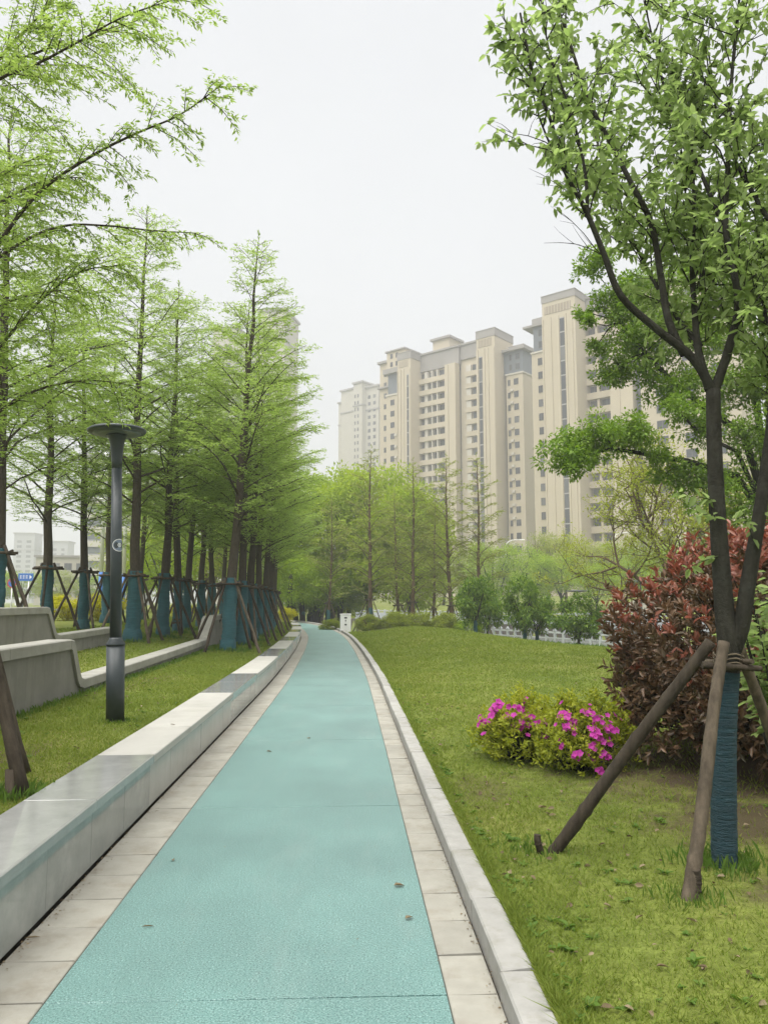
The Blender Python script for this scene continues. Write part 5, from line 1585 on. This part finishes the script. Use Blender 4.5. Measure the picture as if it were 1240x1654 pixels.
# ------------------------------------------------------------------ camphor tree behind, right
def camphor():
    x0, y0 = 8.1, 15.5
    zb = gz(x0, y0)
    t = empty("camphor_tree", (x0, y0, zb))
    tag(t, "dark evergreen tree with clumped foliage and a long limb reaching left over the towers", "tree")
    rg = np.random.default_rng(9)
    br = MB(); org = np.array([x0, y0, zb])
    def W(px, py, Y):   # a limb end seen from the path
        th = math.atan(145 / 1243); c, s = math.cos(th), math.sin(th)
        u = (px - 620) / 1243; v = (827 - py) / 1243
        k = Y / (c - v * s)
        return np.array([u * k, Y, 1.5 + (s + v * c) * k]) - org
    br.tube([(0, 0, -.2), (-.1, 0, 1.4), (-.25, 0, 2.8)], [.24, .2, .17], 10)
    ends = []
    f = np.array([-.25, 0, 2.8])
    def limb(pts, r):
        pts = [np.array(p, float) for p in pts]
        br.tube(pts, [r * (1 - .8 * i / (len(pts) - 1)) + .008 for i in range(len(pts))], 7, cap=False)
        return pts
    l1 = limb([f, W(1190, 770, 15.4), W(1110, 745, 15.2), W(1050, 735, 15), W(990, 725, 15), W(930, 735, 14.8)], .075)
    l2 = limb([f, W(1200, 700, 15.5), W(1140, 660, 15.6), W(1080, 610, 15.6), W(1040, 570, 15.5), W(1000, 520, 15.4)], .08)
    l3 = limb([f, W(1220, 640, 15.8), W(1200, 560, 16), W(1160, 490, 16), W(1110, 450, 16)], .08)
    l4 = limb([f, W(1240, 640, 15.4), W(1250, 540, 15.2), W(1230, 460, 15)], .07)
    l5 = limb([f, W(1190, 730, 15.2), W(1130, 700, 14.8), W(1090, 660, 14.6)], .05)
    clumps = [(930, 715, 14.8, .48), (905, 738, 14.7, .40), (925, 750, 14.7, .36), (960, 705, 14.9, .52), (990, 700, 15, .55), (1015, 708, 15, .45), (950, 735, 14.8, .4), (1040, 700, 15, .4),
              (1110, 770, 15.2, .5), (1140, 800, 15.2, .45), (1080, 760, 15.1, .35), (1170, 770, 15.4, .5), (1060, 735, 15.0, .3),
              (1000, 590, 15.5, .45), (1020, 560, 15.5, .55), (985, 600, 15.5, .35), (1050, 600, 15.5, .55), (1080, 640, 15.5, .5), (1060, 560, 15.6, .6), (1040, 520, 15.5, .6), (1000, 505, 15.4, .5), (1010, 545, 15.3, .45),
              (990, 475, 15.4, .4), (955, 430, 15.4, .4), (975, 420, 15.4, .35), (1020, 470, 15.5, .5), (1065, 470, 15.7, .6), (1110, 450, 16, .7), (1100, 530, 15.8, .65), (1140, 500, 16, .65), (1160, 560, 16, .65), (1110, 610, 15.6, .6),
              (1180, 470, 16, .7), (1220, 450, 15.4, .7), (1230, 540, 15.3, .7), (1190, 620, 15.6, .6), (1150, 660, 15.5, .5), (1220, 640, 15.4, .6), (1230, 720, 15.4, .6), (1130, 690, 14.9, .45), (1200, 690, 15.2, .5), (1100, 660, 14.8, .4),
              (1270, 600, 15.6, .8), (1290, 480, 15.8, .8), (1320, 560, 16, .8), (1150, 400, 16.2, .7), (1220, 380, 16, .7), (1280, 700, 15.8, .7), (1180, 840, 15.4, .4), (1225, 820, 15.4, .5),
              (962, 560, 15.4, .22), (945, 505, 15.3, .20), (950, 520, 15.3, .16)]
    allp = np.array(l1 + l2 + l3 + l4 + l5)
    P = []; D = []; Nn = []; L = []
    for px, py, Y, r_ in clumps:
        c = W(px, py, Y + rg.uniform(-.3, .3))
        k = np.argmin(((allp - c)**2).sum(1))
        br.tube([allp[k], (allp[k] + c) / 2 + rg.normal(size=3) * .06, c], [.02, .013, .006], 4, cap=False)
        for _ in range(9):
            e = c + rand_dirs(1, rg)[0] * r_ * .7
            br.tube([c, e], [.006, .002], 3, cap=False)
        sub = c + rand_dirs(16, rg) * (r_ * rg.random((16, 1))**.5) * np.array([1.1, 1.1, .75])
        for q in sub:
            m = int(72 * r_ / .5)
            v = rand_dirs(m, rg)
            P.append(q + v * (rg.random((m, 1))**.5) * r_ * .36)
            d = v + rg.normal(size=(m, 3)) * .4; d[:, 2] -= .2
            D.append(d); Nn.append(np.array([0, 0, .8]) + v * .4 + rg.normal(size=(m, 3)) * .45)
            L.append(.085 * rg.uniform(.6, 1.25, m))
    br.build("trunk", M['bark_dark'], t)
    P, D, Nn, L = map(np.concatenate, (P, D, Nn, L))
    V, F = leaf_cards(P, D, Nn, L, L * .5)
    link("crown", np_mesh("crown", V, F, M['camphor']), t)
camphor()

# thin yellowish tree beyond the photinia
def thin_tree():
    x0, y0 = 11.4, 30.5
    zb = gz(x0, y0)
    t = empty("locust_tree", (x0, y0, zb)); tag(t, "thin open tree with sparse yellow-green leaves before the tallest tower", "tree")
    rg = np.random.default_rng(14)
    br = MB()
    P = []; D = []; Nn = []; L = []
    def grow(p, d, ln, r, lev):
        n = 5; pts = [p]
        e = d
        for k in range(n):
            e = unit(e + rg.normal(size=3) * .13 + np.array([0, 0, .04])); pts.append(pts[-1] + e * ln / n)
        br.tube(pts, [r * (1 - .6 * k / n) for k in range(n + 1)], 6 if lev < 2 else 4, cap=False)
        if lev < 3:
            m = 5 if lev == 0 else 4
            for j in range(m):
                k = 2 + int(rg.random() * (n - 1))
                d2 = unit(e * .55 + rg.normal(size=3) * np.array([.75, .75, .35]) + np.array([0, 0, .22]))
                grow(pts[min(n, k)], d2, ln * rg.uniform(.5, .78), r * .45, lev + 1)
        if lev >= 2:
            m = 26
            i = rg.integers(1, n + 1, m)
            q = np.array(pts)[i] + rg.normal(size=(m, 3)) * .10
            P.append(q); dd = rg.normal(size=(m, 3)); dd[:, 2] -= .3; D.append(dd)
            Nn.append(np.array([0, 0, 1.]) + rg.normal(size=(m, 3)) * .5); L.append(.14 * rg.uniform(.5, 1.2, m))
    base = np.array([0, 0, -.2])
    br.tube([base, (0, 0, 1), (.05, 0, 2.0)], [.26, .22, .2], 9)
    for a, e, ln in ((2.9, .75, 3.4), (2.0, 1.2, 3.8), (.6, .9, 3.6), (-.9, 1.0, 3.2), (3.6, 1.05, 3.7), (.1, 1.2, 4.0), (2.6, .35, 2.8)):
        grow(np.array([.05, 0, 1.9]), np.array([math.cos(a) * math.cos(e), math.sin(a) * math.cos(e), math.sin(e)]), ln, .11, 0 if e > .5 else 1)
    br.build("trunk", M['bark_far'], t)
    P, D, Nn, L = map(np.concatenate, (P, D, Nn, L))
    V, F = leaf_cards(P, D, Nn, L, L * .5)
    link("crown", np_mesh("crown", V, F, M['yellow']), t)
thin_tree()

# ------------------------------------------------------------------ photinia, azaleas, green shrub
def photinia():
    x0, y0 = 3.50, 6.75
    zb = gz(x0, y0)
    t = empty("photinia_shrub", (x0, y0, zb)); tag(t, "big rounded shrub, bronze below with red young leaves on top", "shrub")
    rg = np.random.default_rng(17)
    rx, ry, rz_, zc = 1.42, 1.25, .92, .96
    br = MB()
    PR = []; DR = []; NR = []; LR = []
    PB = []; DB = []; NB = []; LB = []
    nsh = 5600
    v = rand_dirs(nsh, rg)
    v[:, 2] = np.where(v[:, 2] < -.93, -v[:, 2], v[:, 2])
    v[3300:, 2] = -rg.uniform(.05, .92, nsh - 3300); v = unit(v)
    lump = 1 + .07 * np.sin(v[:, 0] * 7 + v[:, 2] * 5) + .06 * np.sin(v[:, 1] * 9 + 1) + rg.normal(size=nsh) * .035
    rad = lump * np.where(rg.random(nsh) < .62, rg.uniform(.93, 1.04, nsh), rg.uniform(.62, .93, nsh))
    hz_ = np.hypot(v[:, 0], v[:, 1]); wd = np.where(v[:, 2] < 0, (.965 + .035 * hz_) / np.maximum(hz_, .35), 1.0)
    C = v * rad[:, None] * np.array([rx, ry, rz_]) * np.stack([wd, wd, np.ones(nsh)], 1); C[:, 2] += zc
    C[:, 2] = np.maximum(C[:, 2], .10)
    nrm = unit(v / np.array([rx, ry, rz_]))
    for i in range(nsh):
        c = C[i]; n = nrm[i]
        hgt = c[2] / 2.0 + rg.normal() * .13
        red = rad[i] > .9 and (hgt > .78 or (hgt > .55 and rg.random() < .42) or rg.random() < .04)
        ax = unit(n * .7 + np.array([0, 0, .65]) + rg.normal(size=3) * .3)
        k = rg.integers(6, 10)
        a = rg.random(k) * 6.28
        e1 = unit(np.cross(ax, [.3, .2, 1.])); e2 = np.cross(ax, e1)
        sp = rg.uniform(.35, 1.1, k)
        d = ax * .9 + (e1 * np.cos(a)[:, None] + e2 * np.sin(a)[:, None]) * sp[:, None]
        s = rg.uniform(-.05, .05, k)
        p = c + ax * s[:, None]
        nn = ax - d * .3 + rg.normal(size=(k, 3)) * .25
        l = rg.uniform(.046, .092, k)
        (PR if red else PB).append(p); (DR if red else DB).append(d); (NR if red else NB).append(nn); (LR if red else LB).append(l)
        if i % 14 == 0:
            br.tube([(c[0] * .12, c[1] * .12, .02), (c[0] * .45, c[1] * .45, c[2] * .5), tuple(c)], [.014, .009, .003], 4, cap=False)
    br.build("stems", M['bark_dark'], t)
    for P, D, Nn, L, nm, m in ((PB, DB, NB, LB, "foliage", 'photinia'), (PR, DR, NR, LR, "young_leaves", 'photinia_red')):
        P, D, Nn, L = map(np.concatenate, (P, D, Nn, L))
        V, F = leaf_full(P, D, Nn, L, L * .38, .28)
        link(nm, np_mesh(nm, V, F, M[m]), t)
photinia()
def photinia_back():
    # a second, taller one at the picture's right edge
    src = [o for o in bpy.data.objects if o.name == "photinia_shrub"][0]
    c = copy_tree(src)
    c.location = (5.1, 8.2, gz(5.1, 8.2)); c.rotation_euler = (0, 0, 2.1); c.scale = (1.1, 1.1, 1.22)
    c["label"] = "taller red-topped shrub behind the big rounded one at the right edge"
photinia_back()

def leafy_shrub(x0, y0, H, rad, label, mat, seed, nst=14, leaf=.085):
    zb = gz(x0, y0)
    t = empty("leafy_shrub", (x0, y0, zb)); tag(t, label, "shrub")
    rg = np.random.default_rng(seed)
    br = MB(); P = []; D = []; Nn = []; L = []
    for i in range(nst):
        a = rg.random() * 6.28; r_ = rad * rg.random()**.5
        e = np.array([math.cos(a) * r_, math.sin(a) * r_, H * rg.uniform(.72, 1.0)])
        pts = [np.array([0, 0, -.05]) + rg.normal(size=3) * np.array([.04, .04, 0]), e * np.array([.5, .5, .5]), e]
        br.tube(pts, [.012, .009, .003], 5, cap=False)
        m = 60
        s = .45 + .55 * rg.random(m)
        q = np.where(s[:, None] < .5, pts[0] + (pts[1] - pts[0]) * (s * 2)[:, None], pts[1] + (pts[2] - pts[1]) * (s * 2 - 1)[:, None])
        d = rg.normal(size=(m, 3)) * np.array([1, 1, .3]); d[:, 2] -= .1
        P.append(q + unit(d) * .04); D.append(d); Nn.append(np.array([0, 0, 1.]) + rg.normal(size=(m, 3)) * .35); L.append(leaf * rg.uniform(.6, 1.2, m))
    br.build("stems", M['bark_dark'], t)
    P, D, Nn, L = map(np.concatenate, (P, D, Nn, L))
    V, F = leaf_full(P, D, Nn, L, L * .5)
    link("foliage", np_mesh("foliage", V, F, M[mat]), t)
leafy_shrub(2.58, 5.05, 1.55, .30, "fresh green leafy shrub between the near tree's stem and the right edge", 'zelkova', 23)

flower_me = None
def azalea(x0, y0, rx, ry, H, label, seed, nflow, where):
    global flower_me
    zb = gz(x0, y0)
    t = empty("azalea_bush", (x0, y0, zb)); tag(t, label, "bush", "pink flowering azaleas on the lawn")
    rg = np.random.default_rng(seed)
    br = MB(); P = []; D = []; Nn = []; L = []
    tips = []
    for i in range(340):
        v = rand_dirs(1, rg)[0]; v[2] = abs(v[2])
        q_ = rg.random()**.8
        a_ = rg.random() * 6.283; rr_ = math.sqrt(max(.05, 1 - (max(0, q_ - .35) / .65)**2)) * (.82 + .3 * q_ if q_ < .6 else 1.0) * rg.uniform(.72, 1.06) * (1 if rg.random() < .75 else rg.random())
        rr_ *= 1 + .20 * math.sin(3 * a_ + seed) + .12 * math.sin(7 * a_ + 2 * seed)
        c = np.array([rx * math.cos(a_) * rr_, ry * math.sin(a_) * rr_, H * (.10 + .9 * q_) * (rg.uniform(.80, 1.06) + (.16 if rg.random() < .06 else 0)) * (1 + .14 * math.sin(2.3 * a_ + seed * 1.7))])
        v = unit(np.array([c[0] / rx, c[1] / ry, .6 * q_]))
        br.tube([(c[0] * .15, c[1] * .15, -.02), (c[0] * .55, c[1] * .55, c[2] * .55), tuple(c)], [.004, .003, .0015], 4, cap=False)
        tips.append((c, unit(v + np.array([0, 0, .4]))))
        for w in range(3):
            cc = c + rg.normal(size=3) * .035
            k = rg.integers(7, 12)
            ax = unit(v + np.array([0, 0, .7]) + rg.normal(size=3) * .4)
            d = ax * .6 + rg.normal(size=(k, 3)) * .8
            P.append(np.repeat(cc[None], k, 0) + rg.normal(size=(k, 3)) * .012); D.append(d); Nn.append(ax + rg.normal(size=(k, 3)) * .4); L.append(rg.uniform(.026, .050, k))
    br.build("stems", M['bark_dark'], t)
    P, D, Nn, L = map(np.concatenate, (P, D, Nn, L))
    V, F = leaf_cards(P, D, Nn, L, L * .42)
    link("foliage", np_mesh("foliage", V, F, M['azalea']), t)
    if flower_me is None:
        n = 5; a = np.arange(n) * 2 * math.pi / n
        r2 = np.random.default_rng(2)
        Pf = np.zeros((n, 3)); Df = np.stack([np.cos(a), np.sin(a), np.full(n, .55)], 1)
        Nf = np.stack([-np.cos(a) * .5, -np.sin(a) * .5, np.ones(n)], 1)
        V, F = leaf_full(Pf, Df, Nf, .027, .024, .16)
        flower_me = np_mesh("flower", V, F, M['petal'])
    tp = np.array([c for c, _ in tips])
    for (fx, fy, fz, cnt, sp) in where:
        for _ in range(int(cnt * 1.7 + .5)):
            q = np.array([fx, fy, fz]) + rg.normal(size=3) * sp
            i = np.argmin(((tp - q)**2).sum(1) + .25 * (tp[:, 1] > q[1] + .05) * .1); ax = unit(tips[i][1] * .8 + np.array([0, -.45, .25]) + rg.normal(size=3) * .35)
            q = q * .35 + (tp[i] + ax * .045) * .65 + rg.normal(size=3) * .012
            o = link("flower", flower_me, t, tuple(q))
            o.rotation_mode = 'QUATERNION'; o.rotation_quaternion = Vector(ax).to_track_quat('Z', 'Y')
            s = rg.uniform(.75, 1.3); o.scale = (s, s, s)
azalea(1.25, 7.10, .42, .36, .50, "pink flowering azalea on the lawn, left one of the pair", 51, 0,
       [(-.28, -.12, .46, 15, .045), (-.33, -.05, .38, 8, .04), (-.12, -.22, .42, 8, .04), (.0, -.25, .34, 13, .04), (-.05, -.27, .30, 6, .03), (.12, -.25, .33, 5, .04), (-.38, -.1, .30, 5, .03), (.02, -.1, .46, 4, .05), (.16, -.26, .22, 3, .03)])
azalea(1.62, 6.60, .38, .38, .54, "pink flowering azalea beside the red shrub, right one of the pair", 52, 0,
       [(-.14, -.26, .44, 12, .04), (-.16, -.30, .36, 10, .04), (.02, -.30, .36, 8, .045), (.05, -.32, .26, 9, .04), (-.02, -.36, .16, 6, .035), (.12, -.36, .10, 5, .03), (.22, -.28, .30, 7, .05), (.0, -.15, .52, 7, .05), (.22, -.25, .42, 6, .05)])

# ------------------------------------------------------------------ grass, tufts, litter
def grass_mesh():
    rg = np.random.default_rng(99)
    out = []
    def scatter(n, dfun, yr, keep):
        yy = yr[0] * (yr[1] / yr[0])**rg.random(n)
        dd = dfun(n)
        xx = xR(yy) + dd * np.sqrt(1 + sl(yy)**2)
        m = keep(xx, yy, dd)
        return xx[m], yy[m], dd[m]
    infr = lambda x, y: (np.abs(x) < (y + .6) * .56 + .3)
    # right lawn
    x, y_, d = scatter(300000, lambda n: .345 + 10 * rg.random(n)**1.4, (2.2, 46), lambda x, y, d: infr(x, y))
    out.append((x, y_))
    # kerb fringe
    x, y_, d = scatter(14000, lambda n: .338 + .05 * rg.random(n), (2.2, 20), lambda x, y, d: infr(x, y)); out.append((x, y_))
    # left lawn between the walls
    x, y_, d = scatter(110000, lambda n: -2.24 - 1.40 * rg.random(n), (3.4, 44), lambda x, y, d: infr(x, y)); out.append((x, y_))
    x, y_, d = scatter(45000, lambda n: -3.92 - 4.0 * rg.random(n), (8, 44), lambda x, y, d: infr(x, y)); out.append((x, y_))
    x = np.concatenate([o[0] for o in out]); y_ = np.concatenate([o[1] for o in out])
    keep = np.ones(len(x), bool)
    for (cx, cy, rx, ry, amt) in SOIL:
        q = np.hypot((x - cx) / rx, (y_ - cy) / ry)
        keep &= rg.random(len(x)) > amt * .9 * np.clip(1.25 - q, 0, 1)
    worn = .5 + .5 * np.sin(x * 1.9 + 2.2 * np.sin(y_ * 1.1)) * np.sin(y_ * 1.6 + 1.9 * np.sin(x * 1.4))
    keep &= rg.random(len(x)) > .55 * np.clip(worn * 2 - 1.1, 0, 1)
    x = x[keep]; y_ = y_[keep]
    z = lateral_z(d_of(x, y_), x, y_)
    n = len(x)
    dist = np.hypot(x, y_)
    # clumpy length
    cl = .5 + .5 * np.sin(x * 5.1 + 1.3 * np.sin(y_ * 3.7)) * np.sin(y_ * 4.3 + 1.7 * np.sin(x * 2.9))
    h = (.012 + .034 * cl * rg.random(n) + .012 * rg.random(n)**2) * np.where(rg.random(n) < .03, 1.7, 1)
    w = .0032 * np.maximum(1, dist / 4.5)
    h *= np.maximum(1, dist / 12)**.5
    a = rg.random(n) * 6.283
    lean = rg.normal(size=(n, 2)) * .8
    V = np.empty((n, 3, 3))
    V[:, 0] = np.stack([x - np.cos(a) * w, y_ - np.sin(a) * w, z - .003], 1)
    V[:, 1] = np.stack([x + np.cos(a) * w, y_ + np.sin(a) * w, z - .003], 1)
    V[:, 2] = np.stack([x + lean[:, 0] * h, y_ + lean[:, 1] * h, z + h], 1)
    return np_mesh("grass", V.reshape(-1, 3), np.arange(n * 3).reshape(-1, 3), M['grass'])
g = link("grass", grass_mesh()); tag(g, "short mown green grass on the lawns", "grass", kind="stuff")

def tufts():
    rg = np.random.default_rng(5)
    X = []; Y = []; H = []
    def ring(x, y_, r, n, h):
        a = rg.random(n) * 6.283; rr = r * (.4 + np.abs(rg.normal(size=n)) * .7)
        X.append(x + np.cos(a) * rr); Y.append(y_ + np.sin(a) * rr); H.append(h * rg.uniform(.4, 1.1, n))
    ring(1.80, 4.25, .15, 420, .085); ring(.88, 4.56, .14, 150, .06); ring(1.43, 3.8, .13, 130, .06)
    ring(-2.2, 4.8, .12, 350, .10); ring(LX, LY, .11, 250, .05)
    for x, yy, *_ in row1[:5]: ring(x, yy, .32, 350, .14)
    for x, yy, *_ in row2[:4]: ring(x, yy, .36, 260, .12)
    n = 2600
    yy = 3.5 + 16 * rg.random(n); d = -3.62 + rg.random(n)**2 * .12
    X.append(xR(yy) + d * np.sqrt(1 + sl(yy)**2)); Y.append(yy); H.append(.07 * rg.uniform(.3, 1.2, n))
    # unmown margin above the canal
    n = 5200
    t = rg.random(n); s = 12.6 + rg.normal(size=n) * .7
    px = 3.2 + t * 8.5
    yy = 45.6 + (-(s) - (px - 14.3) * .852) / .524
    X.append(px); Y.append(yy); H.append(.20 * rg.uniform(.3, 1.2, n))
    x = np.concatenate(X); y_ = np.concatenate(Y); h = np.concatenate(H); n = len(x)
    z = lateral_z(d_of(x, y_), x, y_)
    dist = np.hypot(x, y_); w = .0032 * np.maximum(1, dist / 4.5)
    a = rg.random(n) * 6.283; le = rg.normal(size=(n, 2)) * .35
    V = np.empty((n, 4, 3))
    V[:, 0] = np.stack([x - np.cos(a) * w, y_ - np.sin(a) * w, z - .01], 1)
    V[:, 1] = np.stack([x + np.cos(a) * w, y_ + np.sin(a) * w, z - .01], 1)
    V[:, 2] = np.stack([x + le[:, 0] * h * .4 + np.cos(a) * w * .8, y_ + le[:, 1] * h * .4 + np.sin(a) * w * .8, z + h * .6], 1)
    V[:, 3] = np.stack([x + le[:, 0] * h, y_ + le[:, 1] * h, z + h], 1)
    b = np.arange(n)[:, None] * 4
    F = np.concatenate([b + np.array([0, 1, 2]), b + np.array([0, 2, 3])], 1).reshape(-1, 3)
    o = link("tall_grass", np_mesh("tall_grass", V.reshape(-1, 3), F, M['grass_tall']))
    tag(o, "longer tufts of grass at trunk feet and along the lawn's unmown margin", "grass", kind="stuff")
tufts()

def weeds():
    rg = np.random.default_rng(31)
    n = 520
    y_ = 2.4 * (13 / 2.4)**rg.random(n); d = .37 + 4.6 * rg.random(n)**1.2
    k = n // 4
    d[:k] = .36 + .10 * rg.random(k)                      # ragged growth along the kerb
    d[k:k + 110] = -2.28 - 1.3 * rg.random(110)
    x = xR(y_) + d * np.sqrt(1 + sl(y_)**2)
    z = lateral_z(d_of(x, y_), x, y_)
    m = 7
    a = rg.random((n, m)) * 6.283
    D = np.stack([np.cos(a), np.sin(a), rg.uniform(.15, .8, (n, m))], -1).reshape(-1, 3)
    P = np.repeat(np.stack([x, y_, z + .004], 1), m, 0)
    L = np.repeat(rg.uniform(.018, .055, n), m) * rg.uniform(.6, 1.1, n * m)
    Nn = np.array([0, 0, 1.]) - D * .3 + rg.normal(size=(n * m, 3)) * .15
    V, F = leaf_full(P, D, Nn, L, L * np.repeat(rg.uniform(.2, .6, n), m))
    o = link("weeds", np_mesh("weeds", V, F, M['grass_tall']))
    tag(o, "small leafy weeds dotted through the mown lawns", "weeds", kind="stuff")
weeds()
def lawn_litter():
    rg = np.random.default_rng(77)
    n = 900
    y_ = 2.6 * (14 / 2.6)**rg.random(n)
    d = .36 + 5 * rg.random(n)**1.3
    x = xR(y_) + d
    n2 = 160
    y2 = 3.5 + 14 * rg.random(n2); d2 = -2.3 - 1.3 * rg.random(n2)
    x = np.concatenate([x, xR(y2) + d2]); y_ = np.concatenate([y_, y2])
    z = lateral_z(d_of(x, y_), x, y_) + .018
    m = len(x)
    D = rg.normal(size=(m, 3)) * np.array([1, 1, .2])
    Nn = np.array([0, 0, 1.]) + rg.normal(size=(m, 3)) * .45
    L = .012 + .040 * rg.random(m)**2.2
    V, F = leaf_full(np.stack([x, y_, z], 1), D, Nn, L, L * .55)
    o = link("lawn_litter", np_mesh("lawn_litter", V, F, M['litter']))
    tag(o, "small dry leaves scattered over the lawns", "leaf litter", kind="stuff")
lawn_litter()
def fallen_leaf(x, y_, z, L, ang, label, w=.55, curl=.25):
    P = np.zeros((1, 3)); D = np.array([[1., 0, .05]]); Nn = np.array([[0, .1, 1.]])
    V, F = leaf_full(P, D, Nn, L, L * w, curl)
    V[:, 2] += .004 - V[:, 2].min()
    o = link("fallen_leaf", np_mesh("fallen_leaf", V, F, M['litter']), None, (x, y_, z), (0, 0, ang))
    tag(o, label, "leaf", "single fallen leaves")
fallen_leaf(.05, 4.27, .0, .062, .3, "pale curled dry leaf on the teal path near its right edge")
fallen_leaf(-1.22, 4.67, .0, .04, 2.0, "small dark leaf on the teal path near its left edge")
fallen_leaf(-1.12, 3.75, .0, .06, .4, "narrow twig-like leaf on the near left part of the path", .15)
fallen_leaf(-.84, 8.69, .0, .05, 1.0, "dark leaf on the middle of the teal path")
fallen_leaf(-1.18, 7.95, .0, .055, .2, "dark leaf on the teal path left of its middle")
fallen_leaf(.10, 3.84, .0015, .05, .7, "brown leaf on the right paving strip")
fallen_leaf(-1.60, 3.62, .0015, .07, .5, "thin twig on the left paving strip", .14)
fallen_leaf(1.03, 5.34, gz(1.03, 5.34) + .02, .075, .5, "large pale dry leaf on the lawn left of the slanting pole")
fallen_leaf(-1.95, 7.2, HT, .05, .3, "small dark leaf on top of the cream seat wall cap", .3)

# ------------------------------------------------------------------ hazy air
hz = MB().box(-520, 520, -60, 830, -6, 118).build("haze", [])
hm = bpy.data.materials.new("haze_air")
hm.use_nodes = True
hm.node_tree.nodes.clear()
out = hm.node_tree.nodes.new("ShaderNodeOutputMaterial")
pv = hm.node_tree.nodes.new("ShaderNodeVolumePrincipled")
pv.inputs["Color"].default_value = (.76, .77, .79, 1)
pv.inputs["Density"].default_value = .0015
pv.inputs["Anisotropy"].default_value = .2
hm.node_tree.links.new(pv.outputs[0], out.inputs["Volume"])
hz.data.materials.append(hm)
tag(hz, "pale even haze filling the air", "haze", kind="stuff")
